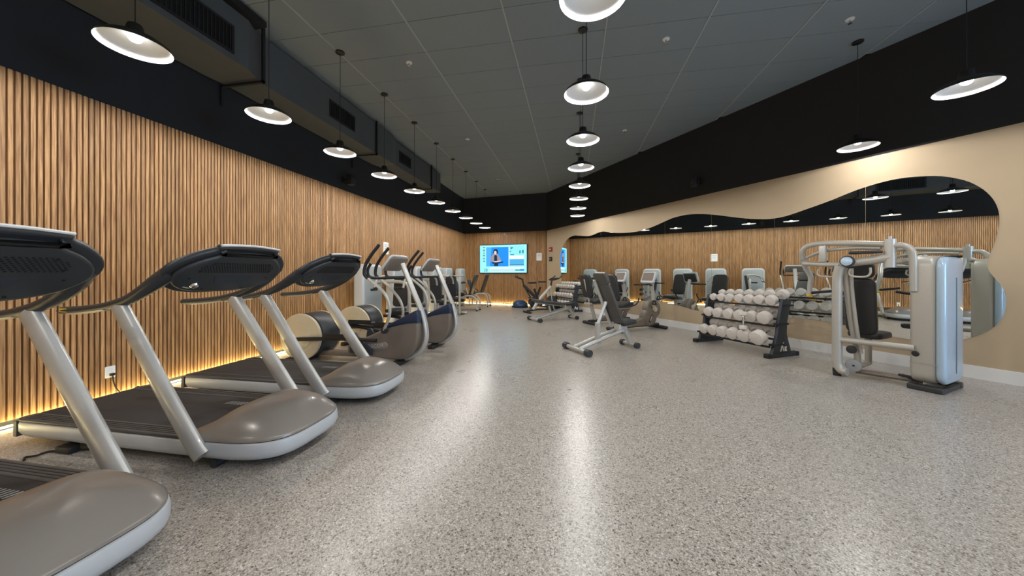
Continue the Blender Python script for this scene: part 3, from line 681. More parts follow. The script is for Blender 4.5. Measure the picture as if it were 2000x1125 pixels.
MB().tube(spline([(0.05, 0.06, 1.36), (0.06, 0.10, 1.1), (0.08, 0.15, 0.7), (0.12, 0.18, 0.35), (0.13, 0.18, 0.10)], 4), 0.034, 10).build('inner_strut', 'silver_warm', t)
MB().tube(spline([(0.12, 0.05, 1.36), (0.11, 0.09, 1.1), (0.14, 0.13, 0.6), (0.17, 0.16, 0.3)], 4), 0.02, 10).build('cable_strut', 'silver_warm', t)
MB().cyl((0.03, 0.0, 0.46), (0.62, 0.13, 0.46), 0.034, 14).build('cross_tube', 'silver_warm', t)
MB().tube([(0.12, 0.16, 0.07), (0.64, 0.30, 0.07)], 0.03, 8, 0.045).build('floor_beam', 'taupe_dark', t)
MB().rbox((0.54, 0.26, 0.09), (0.16, 0.05, 0.05), 0.01).build('adjuster_block', 'black', t)
MB().disc((0.13, 0.07, 0.15), (0.35, -0.94, 0), 0.075, 0.03, 0.008, 28).build('pulley', 'print_grey', t)
MB().disc((0.13, 0.07, 0.15), (0.35, -0.94, 0), 0.012, 0.04, 0.002, 12).build('pulley_bolt', 'black', t)
MB().disc((0.10, 0.10, 0.34), (0.35, -0.94, 0), 0.05, 0.04, 0.01, 24).build('upper_pulley', 'charcoal', t)
MB().cyl((0.44, 0.10, 1.37), (0.44, 0.10, 1.70), 0.052, 20).cyl((0.44, 0.10, 1.70), (0.44, 0.10, 1.735), 0.018, 10).build('swivel', 'silver', t)
MB().tube(spline([(0.03, 0.02, 1.40), (0.12, 0.03, 1.43), (0.28, 0.06, 1.455), (0.44, 0.10, 1.49)], 3), [0.04, 0.055], 14).build('lower_arm_tube', 'silver_warm', t)
MB().tube(spline([(0.44, 0.10, 1.64), (0.10, 0.11, 1.68), (-0.20, 0.11, 1.70), (-0.36, 0.11, 1.68), (-0.43, 0.12, 1.60), (-0.44, 0.16, 1.50)], 4), 0.034, 12).build('top_tube', 'silver_warm', t)
MB().tube(spline([(0.44, 0.10, 1.62), (0.54, 0.10, 1.62), (0.60, 0.11, 1.57), (0.615, 0.12, 1.45), (0.615, 0.13, 1.1)], 4), 0.034, 12).build('shroud_tube', 'silver_warm', t)
MB().tube(spline([(-0.40, 0.16, 1.52), (-0.20, 0.14, 1.60), (0.10, 0.12, 1.62), (0.36, 0.11, 1.60)], 4), 0.022, 10).build('link_rod', 'silver_warm', t)
MB().tube(spline([(-0.42, 0.14, 1.44), (-0.2, 0.08, 1.42), (0.02, 0.03, 1.41)], 3), 0.03, 10).build('side_tube', 'silver_warm', t)
MB().tube(spline([(0.45, 0.10, 1.43), (0.58, 0.25, 1.45), (0.60, 0.5, 1.47), (0.56, 0.66, 1.50)], 3), 0.03, 10).build('side_tube', 'silver_warm', t)
MB().disc((0.11, -0.03, 1.45), (0.2, -0.95, 0.1), 0.07, 0.035, 0.01, 22).build('round_cap', 'steel_blue', t)
MB().disc((0.11, -0.052, 1.45), (0.2, -0.95, 0.1), 0.055, 0.01, 0.004, 22).build('cap_face', 'shroud_face', t)
MB().rbox((0.24, 0.06, 1.555), (0.30, 0.10, 0.035), 0.04).build('top_plate', 'steel_blue', t)
MB().rbox((-0.18, 0.08, 1.56), (0.07, 0.07, 0.22), 0.02).build('link_bracket', 'silver', t)
for q in (-0.12, 0.20):
    MB().tube(spline([(q - 0.08, 0.02, 1.36), (q - 0.09, 0.02, 1.29), (q - 0.04, 0.02, 1.26), (q + 0.06, 0.02, 1.26), (q + 0.10, 0.02, 1.30), (q + 0.10, 0.02, 1.37)], 3), 0.012, 8).build('belt_bracket', 'silver_warm', t)
pad(frame((0.10, 0.34, 0.88), (1, 0, 0), (0, -0.10, 1)), 0.30, 0.72, 0.08, 0.08, 'backrest', t)
pad(frame((0.10, 0.28, 1.34), (1, 0, 0), (0, -0.06, 1)), 0.30, 0.20, 0.08, 0.06, 'headrest', t)
pad(frame((0.10, 0.58, 0.50), (1, 0, 0), (0, 1, 0)), 0.34, 0.42, 0.08, 0.10, 'seat', t)
MB().tube([(0.12, 0.2, 0.12), (0.10, 0.55, 0.12), (0.10, 0.55, 0.47)], 0.035, 10).build('seat_post', 'silver_warm', t)
for s_, x0 in ((-1, -0.44), (1, 0.52)):
    y0 = 0.16 if s_ < 0 else 0.66
    a = MB().tube(spline([(x0, y0, 1.50), (x0, y0 + 0.08, 1.38), (x0 - 0.02 * s_, y0 + 0.16, 1.25), (x0, y0 + 0.18, 1.10), (x0, y0 + 0.18, 1.0)], 4), [0.036, 0.028], 12).build('press_arm', 'silver', t)
    MB().cyl((x0, y0 + 0.18, 1.02), (x0 - s_ * 0.26, y0 + 0.20, 1.06), 0.019, 12).build('hand_grip', 'black', a)
    MB().disc((x0, y0 + 0.18, 0.985), (0, 0, 1), 0.036, 0.035, 0.008, 18).build('end_cap', 'yellow', a)

# ================================================================== DUMBBELLS AND RACKS
def dumbbell_mesh(r):
    L = 0.11 + r * 0.9; hl = r * 1.15
    head = MB().slab(circ(r, 12), 0, hl, r * 0.14, Matrix(), 2).mesh('head', 'urethane', 30)
    bar = MB().cyl((0, 0, -L / 2 - 0.02), (0, 0, L / 2 + 0.02), 0.016, 12).mesh('handle', 'chrome')
    return head, bar, L, hl
DB = {}
def dumbbell(loc, axis, r, label, group):
    if r not in DB: DB[r] = dumbbell_mesh(r)
    head, bar, L, hl = DB[r]
    t = thing('dumbbell', label, 'dumbbell', (0, 0, 0), 0, group)
    ax = Vector(axis).normalized(); x = Vector((0, 0, 1)).cross(ax)
    x = x.normalized() if x.length > 0.1 else Vector((1, 0, 0))
    x = (Matrix.Rotation(random.uniform(-0.25, 0.25), 3, ax) @ x)
    t.matrix_world = frame(loc, x, ax.cross(x))
    put('handle', bar, t)
    for s_ in (1, -1):
        h = put('head', head, t); h.location = (0, 0, s_ * L / 2)
        if s_ < 0: h.rotation_euler = (PI, 0, 0)
    return t
def rack(name_label, loc, rz, length, depth, tiers, place, group):
    t = thing('dumbbell_rack', name_label, 'dumbbell rack', loc, rz)
    R = Matrix.Translation(Vector(loc)) @ Matrix.Rotation(rz, 4, 'Z')
    TE = lambda x: frame((x, 0, 0), (0, 1, 0), (0, 0, 1))     # outline in y-z, thickness along x
    for sx in (0, length):
        MB().box(sx - 0.035, sx + 0.035, 0.04, depth - 0.04, 0.0, 0.06).build('base_bar', 'steel_blue', t)
        for yy in (0.025, depth - 0.025): MB().rbox((sx, yy, 0.033), (0.085, 0.07, 0.066), 0.01).build('rubber_foot', 'black', t)
        e = MB().slab([(depth * 0.14, 0.05), (depth * 0.78, 0.05), (depth * 0.62, 0.36), (depth * 0.64, 0.55), (depth * 0.78, 0.87), (depth * 0.50, 0.90), (depth * 0.36, 0.55), (depth * 0.32, 0.36)], -0.025, 0.025, 0.006, TE(sx)).build('end_frame', 'steel_blue', t)
        if sx:
            g = MB()
            for poly in ([(0.30, 0.09), (0.325, 0.09), (0.345, 0.15), (0.355, 0.15), (0.375, 0.09), (0.40, 0.09), (0.365, 0.185), (0.335, 0.185)], [(0.41, 0.09), (0.43, 0.09), (0.43, 0.16), (0.41, 0.16)], [(0.435, 0.09), (0.47, 0.09), (0.45, 0.13), (0.468, 0.16), (0.44, 0.16)], [(0.36, 0.195), (0.385, 0.205), (0.395, 0.23), (0.37, 0.22)]):
                g.slab([(depth * 0.5 + (a - 0.38) * 0.9, b) for a, b in poly], 0.025, 0.0275, 0, TE(sx))
            g.build('emblem', 'paper', e, label='white emblem near the foot')
    for ti, (yf, zf, yb, zb, rads) in enumerate(tiers):
        ym, zm, sl = (yf + yb) / 2, (zf + zb) / 2, (zb - zf) / (yb - yf)
        tr = MB().box(0.02, length - 0.02, ym - 0.135, ym - 0.108, zm - 0.12 * sl - 0.05, zm - 0.12 * sl - 0.021).box(0.02, length - 0.02, ym + 0.108, ym + 0.135, zm + 0.12 * sl - 0.05, zm + 0.12 * sl - 0.021).build('shelf_rail', 'black', t)
        for x in (0.0, length):
            MB().box(x - 0.03, x + 0.03, yf, yb, (zf + zb) / 2 - 0.06, (zf + zb) / 2 - 0.03).build('rail_bracket', 'black', tr)
        tot = sum(2 * r for r in rads); gap = (length - 0.08 - tot) / max(1, len(rads)); x = 0.04 + gap / 2
        ax = Vector((0, yb - yf, zb - zf)).normalized()
        for k, r in enumerate(rads):
            cx = x + r; x += 2 * r + gap
            mid = Vector((cx, (yf + yb) / 2, (zf + zb) / 2 + r * math.sqrt(1 + sl * sl) - 0.010)) + Vector((0, random.uniform(-0.01, 0.01), 0))
            dumbbell(R @ mid, R.to_3x3() @ ax, r, '%s dumbbell from the left, %s tier, %s' % (ORD[k], ('bottom', 'middle', 'top')[ti], place), group)
    return R
RF = on_floor(1497, 700); LF = on_floor(1357, 668)
rdir = (RF - LF).normalized(); rl = (RF - LF).length; rrz = math.atan2(rdir.y, rdir.x)
R1 = rack('dark blue-grey three-tier dumbbell rack standing in front of the mirror', (LF.x, LF.y, 0), rrz, rl, 0.68,
     [(0.09, 0.19, 0.36, 0.29, (0.086, 0.09, 0.094, 0.098, 0.104, 0.114)), (0.20, 0.51, 0.46, 0.60, (0.084, 0.086, 0.088, 0.088, 0.09, 0.1)), (0.33, 0.80, 0.58, 0.88, (0.062, 0.068, 0.07, 0.072, 0.074, 0.076, 0.082))], 'rack before the mirror', 'dumbbells on the rack before the mirror')
dumbbell(R1 @ Vector((rl * 0.72, 0.0, 0.53)), R1.to_3x3() @ Vector((0.12, -0.16, -1)), 0.056, 'small dumbbell propped upright between the tiers of the mirror rack', 'dumbbells on the rack before the mirror')
c2 = BR + E1 * 1.25 + WN * 0.56
rack('small dumbbell rack in the far corner behind the benches', (c2.x, c2.y, 0), RZ1, 1.2, 0.5,
     [(0.08, 0.22, 0.27, 0.30, (0.085,) * 6), (0.16, 0.50, 0.34, 0.58, (0.075,) * 7), (0.24, 0.80, 0.42, 0.87, (0.065,) * 8)], 'rack in the far corner', 'dumbbells on the far corner rack')

# ================================================================== BENCHES
def make_bench(label, a, b, up_deg):
    d = Vector((b.x - a.x, b.y - a.y, 0)); L = d.length; d.normalize()
    t = thing('weight_bench', label, 'bench', (a.x, a.y, 0), math.atan2(d.y, d.x), 'grey adjustable benches')
    MB().cyl((0, -0.27, 0.055), (0, 0.27, 0.055), 0.036, 14).build('long_foot_bar', 'silver', t)
    MB().cyl((L, -0.15, 0.05), (L, 0.15, 0.05), 0.03, 14).build('short_foot_bar', 'silver', t)
    for s_ in (-1, 1):
        MB().cyl((0, s_ * 0.26, 0.056), (0, s_ * 0.36, 0.056), 0.055, 18).build('rubber_end', 'charcoal', t)
        MB().cyl((L, s_ * 0.15, 0.05), (L, s_ * 0.21, 0.05), 0.05, 18).build('wheel', 'charcoal', t)
        MB().tube(spline([(0, s_ * 0.085, 0.07), (L * 0.35, s_ * 0.085, 0.18), (L * 0.76, s_ * 0.075, 0.30), (L * 0.82, s_ * 0.06, 0.31)], 3), 0.03, 10).build('frame_rail', 'silver', t)
    MB().tube(spline([(L * 0.78, 0, 0.34), (L * 0.90, 0, 0.27), (L * 0.97, 0, 0.16), (L, 0, 0.05)], 4), 0.04, 12).build('rear_leg', 'silver', t)
    MB().tube(spline([(L * 0.93, 0.06, 0.28), (L * 1.02, 0.06, 0.26), (L * 1.05, 0.06, 0.16), (L * 1.0, 0.06, 0.09)], 4), 0.014, 8).build('lift_handle', 'silver', t)
    MB().rbox((L * 0.82, 0, 0.36), (0.20, 0.15, 0.12), 0.03).build('hinge_block', 'silver', t)
    pv = Vector((L * 0.74, 0, 0.42)); a_ = math.radians(up_deg); u = Vector((-math.cos(a_), 0, math.sin(a_))); nrm = Vector((math.sin(a_), 0, math.cos(a_)))
    TB = frame(pv + u * 0.38 + nrm * 0.02, (0, 1, 0), u); bk = MB().slab(rrect(0.32, 0.72, 0.03, 4), -0.03, 0.03, 0.02, TB, 4).build('back_pad', 'pad_grey', t, 50)
    TH = frame(pv + u * 0.86 + nrm * 0.02, (0, 1, 0), u); MB().slab(rrect(0.33, 0.22, 0.05, 4), -0.035, 0.035, 0.02, TH, 4).build('head_pad', 'pad_grey', t, 50)
    MB().tube([pv + Vector((0, 0.13, 0)) - nrm * 0.035, pv + u * 0.85 + Vector((0, 0.13, 0)) - nrm * 0.035], 0.028, 10).build('back_rail', 'silver', t)
    pad(frame((L * 0.74 + 0.19, 0, 0.44), (1, 0, 0.12), (0, 1, 0)), 0.32, 0.30, 0.07, 0.06, 'seat', t, 'pad')
    return t, L, pv, u, nrm
a = (on_floor(1150, 697) + on_floor(1105, 680)) / 2; b = (on_floor(1243, 681) + on_floor(1217, 672)) / 2
t, L, pv, u, nrm = make_bench('adjustable bench with raised backrest in the middle of the floor', a, b, 66)
hub = pv + u * 0.45 - nrm * 0.05
MB().tube([(L * 0.38, 0, 0.12), (L * 0.38, 0, 0.46)], 0.045, 10, 0.055).build('support_sleeve', 'silver', t)
MB().tube([(L * 0.38, 0, 0.44), (hub.x, 0, hub.z)], 0.028, 10).build('support_post', 'silver', t)
a2 = (on_floor(1052, 631) + on_floor(1037, 624)) / 2; b2 = a2 + (b - a).normalized() * 1.25
t, L, pv, u, nrm = make_bench('adjustable bench lying flat behind the raised one', a2, b2, 8)
MB().tube([(L * 0.42, 0, 0.14), (L * 0.36, 0, 0.40)], 0.03, 10).build('support_post', 'silver', t)

# ================================================================== RECUMBENT BIKES
def make_recumbent(label, loc, rz):
    t = thing('recumbent_bike', label, 'exercise bike', loc, rz, 'recumbent bikes facing the mirror')
    TS = frame((0, 0, 0), (1, 0, 0), (0, 0, 1))
    for x in (0.08, 1.36): MB().rbox((x, 0, 0.035), (0.13, 0.56, 0.07), 0.06).build('floor_foot', 'black', t)
    MB().tube(spline([(0.05, 0, 0.08), (0.5, 0, 0.09), (1.0, 0, 0.09), (1.36, 0, 0.09)], 3), 0.035, 10, 0.06).build('base_beam', 'charcoal', t)
    MB().slab([(0.3, 0.08), (1.0, 0.08), (1.0, 0.30), (0.75, 0.24), (0.42, 0.16)], -0.07, 0.07, 0.02, TS).build('centre_cover', 'taupe_dark', t)
    MB().tube(spline([(0.22, 0, 0.08), (0.20, 0, 0.2), (0.13, 0, 0.42), (0.11, 0, 0.52)], 3), 0.045, 12).build('seat_post', 'silver_warm', t)
    MB().rbox((0.20, 0, 0.53), (0.50, 0.22, 0.05), 0.03).build('seat_rail', 'silver_warm', t)
    pad(frame((0.26, 0, 0.60), (1, 0, 0.1), (0, 1, 0)), 0.44, 0.42, 0.09, 0.12, 'seat', t)
    pad(frame((-0.03, 0, 0.98), (0, 1, 0), (-0.20, 0, 1)), 0.40, 0.60, 0.08, 0.10, 'backrest', t)
    MB().tube([(0.06, 0, 0.54), (-0.10, 0, 1.15)], 0.025, 10).build('back_strut', 'silver_warm', t)
    for s_ in (-1, 1):
        MB().tube(spline([(0.15, s_ * 0.24, 0.56), (0.36, s_ * 0.29, 0.60), (0.46, s_ * 0.29, 0.68), (0.48, s_ * 0.29, 0.76)], 3), 0.016, 8).build('side_handle', 'black', t)
    body = MB().disc((1.16, 0, 0.46), (0, 1, 0), 0.215, 0.18, 0.025, 40).build('drive_cover', 'taupe_dark', t, 50, 'round taupe drive cover')
    MB().disc((1.05, 0, 0.27), (0, 1, 0), 0.20, 0.17, 0.025, 40).build('lower_cover', 'taupe_dark', t, 50)
    for s_ in (-1, 1):
        MB().slab(rrect(0.05, 0.20, 0.024, 4), s_ * 0.088 - 0.004, s_ * 0.088 + 0.004, 0, frame((1.06, 0, 0.25), (0.87, 0, -0.5), (0.5, 0, 0.87))).build('hand_slot', 'black', body)
        MB().slab(rrect(0.022, 0.14, 0.01, 4), s_ * 0.093 - 0.004, s_ * 0.093 + 0.004, 0, frame((1.06, 0, 0.25), (0.87, 0, -0.5), (0.5, 0, 0.87))).build('slot_trim', 'cream', body)
        e = Vector((1.16 - s_ * 0.12, s_ * -0.14, 0.46 + s_ * 0.13))
        MB().tube([(1.16, s_ * -0.125, 0.46), e], [0.045, 0.028], 10, [0.025, 0.018]).disc((1.16, s_ * -0.11, 0.46), (0, 1, 0), 0.06, 0.05, 0.01, 22).build('crank', 'cream', t)
        pd = MB().rbox((e.x, e.y - s_ * 0.06, e.z), (0.10, 0.09, 0.025), 0.01).build('pedal', 'black', t)
        MB().tube(spline([(e.x - 0.05, e.y - s_ * 0.06, e.z), (e.x - 0.03, e.y - s_ * 0.06, e.z + 0.07), (e.x + 0.03, e.y - s_ * 0.06, e.z + 0.07), (e.x + 0.05, e.y - s_ * 0.06, e.z)], 3), 0.008, 8, 0.02, ref=(0, 1, 0)).build('strap', 'black', pd)
    MB().tube(spline([(1.22, 0, 0.60), (1.22, 0, 0.78), (1.17, 0, 1.0), (1.12, 0, 1.14)], 3), 0.05, 12, 0.04).build('console_post', 'silver_warm', t)
    TC = frame((1.08, 0, 1.20), (0, -1, 0), (0.36, 0, 0.93))
    con = MB().slab(rrect(0.40, 0.28, 0.04, 5), -0.03, 0.03, 0.015, TC).build('console', 'skirt', t)
    MB().slab(rrect(0.33, 0.20, 0.02, 4, 0, 0.015), 0.029, 0.033, 0, TC).build('display_panel', 'taupe_dark', con)
    MB().slab(rrect(0.34, 0.22, 0.03, 4), -0.045, -0.028, 0.008, TC).build('rear_cover', 'charcoal', con)
    for s_ in (-1, 1): MB().tube(spline([(1.10, 0, 1.04), (1.02, s_ * 0.12, 1.03), (0.95, s_ * 0.22, 1.03), (0.86, s_ * 0.24, 1.03)], 3), 0.018, 8).build('handlebar', 'black', t)
    return t
RZ2 = math.atan2(E2.y, E2.x)
pr1 = on_floor(1140, 634); make_recumbent('recumbent bike farther from the camera, behind the raised bench', (pr1.x + 0.10, pr1.y + 0.05, 0), RZ2)
fr = on_floor(1284, 640); q = fr - E2 * 1.36
make_recumbent('recumbent bike nearer the dumbbell rack, round drive cover toward the camera', (q.x, q.y, 0), RZ2)

# ================================================================== SPIN BIKES
def make_spin(label, loc, rz, frame_mat, fw=(0.92, 0.32, 0.23), front=1.0):
    t = thing('spin_bike', label, 'exercise bike', loc, rz, 'spin bikes in the far corner')
    for x in (0.0, front): MB().rbox((x, 0, 0.03), (0.08, 0.50, 0.06), 0.02).build('floor_bar', 'brown' if frame_mat == 'black' else 'black', t)
    MB().tube(spline([(0.0, 0, 0.07), (0.4, 0, 0.10), (front, 0, 0.07)], 3), 0.03, 8, 0.04).build('base_beam', 'black', t)
    MB().tube([(0.22, 0, 0.10), (0.44, 0, 0.42), (0.90, 0, 0.86)], 0.055, 10, 0.04).build('main_beam', frame_mat, t)
    MB().tube([(0.44, 0, 0.34), (0.26, 0, 0.80)], 0.04, 10, 0.035).build('seat_tube', 'black', t)
    MB().cyl((0.26, 0, 0.78), (0.21, 0, 0.96), 0.022, 10).build('seat_post', 'chrome', t)
    MB().slab(spline2([(-0.14, -0.09), (-0.16, 0), (-0.14, 0.09), (-0.02, 0.07), (0.08, 0.025), (0.15, 0), (0.08, -0.025), (-0.02, -0.07), (-0.14, -0.09)], 3)[:-1], -0.03, 0.03, 0.02, Matrix.Translation((0.20, 0, 0.99))).build('saddle', 'pad', t, 50)
    MB().disc((fw[0], 0, fw[1]), (0, 1, 0), fw[2], 0.05, 0.012, 36).build('flywheel', 'charcoal', t)
    for s_ in (-1, 1): MB().tube([(0.86, s_ * 0.05, 0.80), (fw[0], s_ * 0.05, fw[1]), (front, s_ * 0.05, 0.08)], 0.02, 8).build('fork_blade', frame_mat, t)
    MB().cyl((0.88, 0, 0.82), (0.94, 0, 1.06), 0.028, 10).build('handlebar_stem', 'black', t)
    for s_ in (-1, 1):
        MB().tube(spline([(0.93, 0, 1.07), (0.93, s_ * 0.16, 1.08), (0.99, s_ * 0.22, 1.10), (1.12, s_ * 0.22, 1.15), (1.20, s_ * 0.20, 1.22)], 3), 0.018, 8).build('handlebar', 'black', t)
        MB().tube(spline([(0.93, s_ * 0.07, 1.08), (1.08, s_ * 0.07, 1.13), (1.20, s_ * 0.06, 1.14)], 3), 0.016, 8).build('aero_bar', 'black', t)
        c = Vector((0.50, s_ * 0.10, 0.32)); e = c + Vector((s_ * 0.15, 0, s_ * 0.08))
        MB().tube([c, e], 0.016, 8).build('crank', 'chrome', t)
        MB().rbox((e.x, e.y + s_ * 0.06, e.z), (0.10, 0.10, 0.03), 0.01).build('pedal', 'black', t)
    MB().disc((0.50, 0.06, 0.32), (0, 1, 0), 0.11, 0.03, 0.008, 26).build('chain_guard', 'black', t)
s1 = on_floor(1036, 611) - E2 * 0.12; make_spin('spin bike with grey diagonal frame before the beige wall', (s1.x, s1.y, 0), RZ2, 'silver')
s2 = on_floor(1052, 604); make_spin('black spin bike nearest the half balance ball', (s2.x + 0.30, s2.y + 0.30, 0), PI * 1.0, 'black', (0.55, 0.24, 0.17), 0.62)

# balance half ball
p = on_floor(1016, 600)
t = thing('balance_ball', 'dark blue half balance ball on the floor by the back wall', 'balance ball', (p.x, p.y, 0))
MB().lathe([(0.001, 0.0), (0.30, 0.0), (0.315, 0.02), (0.315, 0.05), (0.30, 0.06)], 36).build('platform', 'black', t)
MB().lathe([(0.30, 0.055)] + [(0.30 * math.cos(k / 10 * PI / 2) + 1e-4, 0.06 + 0.22 * math.sin(k / 10 * PI / 2)) for k in range(11)], 36).build('dome', 'blue_rubber', t)

# ================================================================== TELEVISION, NOTICES, ALARMS
for nm, c in (('tv_frame_cyan', (150, 236, 250)), ('tv_blue', (34, 140, 236)), ('tv_blue_light', (80, 170, 246)), ('tv_sky', (140, 225, 245)), ('tv_trees', (40, 150, 160)), ('tv_sea', (80, 170, 220)), ('tv_white', (225, 250, 255)),
              ('tv_dark', (30, 50, 70)), ('tv_skin', (226, 200, 196)), ('tv_coat', (150, 140, 150)), ('tv_teal', (60, 160, 180)), ('tv_grey', (120, 170, 190))):
    M[nm] = em(nm, C(*c), 0.95)
cs = [on_back_wall(*p) for p in ((938, 481), (1029, 476.5), (1030.5, 531), (940, 534))]
s0, s1_ = (cs[0][0] + cs[3][0]) / 2, (cs[1][0] + cs[2][0]) / 2; z1 = (cs[0][1] + cs[1][1]) / 2; z0 = (cs[2][1] + cs[3][1]) / 2
tw, th = s1_ - s0, z1 - z0; pc = BL + BDIR * ((s0 + s1_) / 2) + BN * 0.09
tv = thing('television', 'wall television showing a seated speaker on a bright blue background', 'television', (pc.x, pc.y, (z0 + z1) / 2))
TV = frame((0, 0, 0), BDIR, (0, 0, 1))
MB().slab(rrect(tw + 0.05, th + 0.05, 0.02), -0.05, -0.002, 0.006, TV).build('housing', 'black', tv)
MB().slab(rrect(0.4, 0.3, 0.02), -0.088, -0.05, 0, TV).build('wall_mount', 'duct_dark', tv)
scr = MB().slab([(-tw / 2, -th / 2), (tw / 2, -th / 2), (tw / 2, th / 2), (-tw / 2, th / 2)], -0.003, 0.0, 0, TV).build('screen', 'tv_frame_cyan', tv, label='lit screen with speaker, landscape and caption strip')
def px(x, y): return ((x - 150) / 1440 * tw - tw / 2, th / 2 - (y - 150) / 830 * th)     # zoomed-photo pixels to the screen
lay = [0.0]
def pic(name, mat, pts):
    lay[0] += 0.0003
    MB().add([TV @ Vector((*px(*p), lay[0])) for p in pts], [tuple(range(len(pts)))[::-1]]).build(name, mat, scr)
rc = lambda a, b, c, d: [(a, b), (c, b), (c, d), (a, d)]
pic('blue_picture', 'tv_blue', rc(350, 210, 1050, 790)); pic('blue_glow', 'tv_blue_light', [(350, 215), (520, 212), (470, 790), (350, 790)])
pic('landscape', 'tv_sky', rc(1075, 190, 1510, 470)); pic('landscape', 'tv_white', rc(1075, 470, 1510, 580)); pic('landscape', 'tv_sea', rc(1075, 580, 1510, 750)); pic('landscape', 'tv_dark', rc(1075, 748, 1510, 765))
for a in ([(1090, 230), (1150, 215), (1200, 235), (1120, 290)], [(1075, 330), (1120, 325), (1110, 370), (1075, 370)], [(1100, 425), (1220, 430), (1210, 465), (1100, 460)], [(1370, 330), (1420, 320), (1410, 415), (1370, 410)], [(1450, 320), (1505, 310), (1505, 410), (1450, 400)]): pic('tree', 'tv_trees', a)
pic('speaker_coat', 'tv_coat', [(490, 640), (500, 500), (560, 420), (620, 400), (680, 400), (740, 450), (800, 560), (830, 640), (700, 660)])
pic('speaker_shirt', 'tv_dark', [(600, 640), (605, 470), (640, 440), (690, 470), (700, 640)])
pic('speaker_hair', 'tv_dark', [(575, 400), (570, 330), (600, 280), (650, 262), (700, 280), (722, 330), (722, 400), (650, 420)])
pic('speaker_face', 'tv_skin', [(600, 400), (600, 340), (635, 318), (675, 345), (678, 400), (640, 440)])
pic('speaker_hands', 'tv_skin', [(590, 640), (800, 620), (820, 640), (600, 668)])
pic('speaker_legs', 'tv_dark', [(530, 660), (700, 670), (880, 640), (880, 680), (730, 710), (730, 780), (600, 780), (600, 710), (530, 700)])
pic('white_rule', 'tv_white', rc(1050, 210, 1072, 790))
for k in range(11): pic('side_caption', 'tv_dark' if k % 2 == 0 else 'tv_grey', rc(248 + 14 * (k % 3 == 1), 205 + 42 * k, 318 - 16 * (k % 2), 225 + 42 * k))
pic('caption_strip', 'tv_white', rc(470, 815, 1520, 940)); pic('caption_line', 'tv_grey', rc(480, 872, 1250, 886)); pic('caption_line', 'tv_grey', rc(480, 905, 1250, 920)); pic('caption_block', 'tv_teal', rc(1250, 880, 1400, 930)); pic('caption_block', 'tv_blue', rc(1400, 870, 1520, 930))
q = put('caption_number', text_mesh('20', th * 0.15, 'tv_dark', 0.0002), scr); q.matrix_local = TV @ Matrix.Translation((*px(340, 910), lay[0] + 0.0005))
M['tv_dark'].name = 'tv_dark'

def notice(T, wd, h, label, loc):
    t = thing('wall_notice', label, 'notice', loc, 0, 'white notices on the slats')
    MB().slab(rrect(wd, h, 0.01), 0, 0.006, 0, T).build('sheet', 'paper', t)
    for k in range(3): MB().slab(rrect(wd * (0.7 - 0.12 * k), h * 0.04, 0.002, 2, 0, h * (0.28 - 0.16 * k)), 0.006, 0.0068, 0, T).build('print_line', 'print_grey', t)
sa, za = on_back_wall(1048, 509); sb, zb = on_back_wall(1058.5, 494); p = BL + BDIR * (sa + sb) / 2 + BN * 0.0225
notice(TV, sb - sa, zb - za, 'white notice sheet on the back slats right of the television', (p.x, p.y, (za + zb) / 2))
y0, z0 = on_left_wall(747, 496); y1, z1 = on_left_wall(757, 474)
notice(frame((0, 0, 0), (0, 1, 0), (0, 0, 1)), y1 - y0, z1 - z0, 'white notice sheet on the slatted wall above the first weight machine', (XL + 0.0225, (y0 + y1) / 2, (z0 + z1) / 2))
for pxx, pyy, mt, nm, lb, wd, h in ((1076.5, 487, 'red', 'fire_alarm', 'red fire alarm on the beige strip beside the mirror', 0.2, 0.17), (1076.5, 506, 'black', 'call_box', 'black wall box below the red fire alarm', 0.18, 0.17)):
    s_, z_ = on_mirror_wall(pxx, pyy); p = BR + E1 * s_ + WN * 0.001
    t = thing(nm, lb, 'wall box', (p.x, p.y, z_)); Tb = frame((0, 0, 0), E1, (0, 0, 1))
    MB().slab(rrect(wd, h, 0.02), 0, 0.045, 0.008, Tb).build('case', mt, t)
    MB().slab(rrect(wd * 0.5, h * 0.25, 0.01), 0.045, 0.05, 0, Tb).build('front_plate', 'paper' if mt == 'red' else 'print_grey', t)
s_, z_ = on_back_wall(985, 457); p = BL + BDIR * s_ + BN * 0.0225
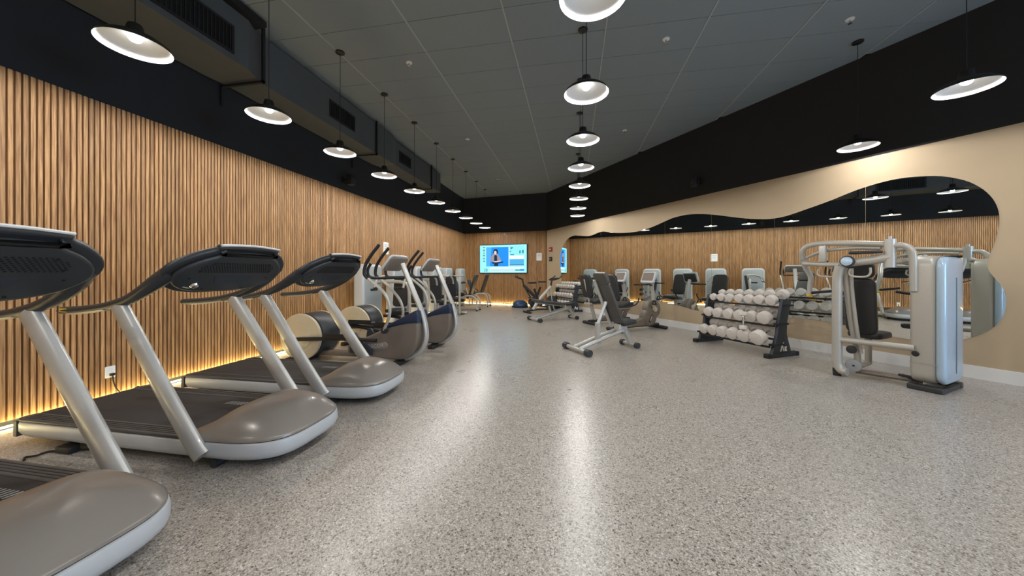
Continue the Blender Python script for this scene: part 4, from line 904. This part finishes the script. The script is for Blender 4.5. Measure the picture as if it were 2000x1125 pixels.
t = thing('wall_sensor', 'tiny white sensor at the top of the back slats above the television', 'sensor', (p.x, p.y, z_))
MB().rbox((0, 0, 0), (0.07, 0.07, 0.06), 0.02).build('case', 'white_paint', t)
MB().disc((BN.x * 0.037, BN.y * 0.037, 0), BN, 0.018, 0.006, 0.002, 14).build('lens', 'black', t)

# wall outlet, plug and cord
y0, z0 = on_left_wall(211.5, 726)
t = thing('wall_outlet', 'white wall outlet with a black plug on the slatted wall', 'outlet', (XL + 0.022, y0, z0))
To = frame((0, 0, 0), (0, 1, 0), (0, 0, 1))
MB().slab(rrect(0.078, 0.118, 0.008), 0, 0.008, 0.002, To).build('cover_plate', 'paper', t)
for dz in (-0.026, 0.026): MB().slab(rrect(0.036, 0.03, 0.012, 4, 0, dz), 0.008, 0.010, 0, To).build('socket', 'white_paint', t)
t = thing('power_cord', 'black power cord hanging from the wall outlet to the middle treadmill', 'cord', (XL + 0.022, y0, z0))
MB().rbox((0, 0, 0), (0.03, 0.034, 0.026), 0.006, Matrix.Translation((0.026, 0.004, -0.026))).build('plug', 'black', t)
MB().tube(spline([(0.03, 0.004, -0.035), (0.035, 0.008, -0.10), (0.045, 0.03, -0.19), (0.09, 0.08, -0.27), (0.16, 0.13, -z0 + 0.10), (0.24, 0.14, -z0 + 0.012), (0.5, 0.12, -z0 + 0.008)], 5), 0.006, 8).build('cable', 'black', t)
pts = [on_floor(*q, 0.01) for q in ((128, 880), (95, 882), (70, 890), (50, 893))]
t = thing('floor_cable', 'black cable with inline connector on the floor beside the middle treadmill', 'cable', (pts[1].x, pts[1].y, 0))
lp = [q - Vector((pts[1].x, pts[1].y, 0)) for q in pts]
MB().tube(spline([lp[0] + Vector((0.25, 0.08, 0)), lp[0], lp[1], lp[2], lp[3] + Vector((0, 0, 0)), lp[3] + Vector((0.05, -0.03, 0))], 5), 0.007, 8).build('lead', 'black', t)
MB().rbox(lp[0] + Vector((0.02, 0.0, 0.015)), (0.14, 0.06, 0.045), 0.01).build('connector', 'black', t)
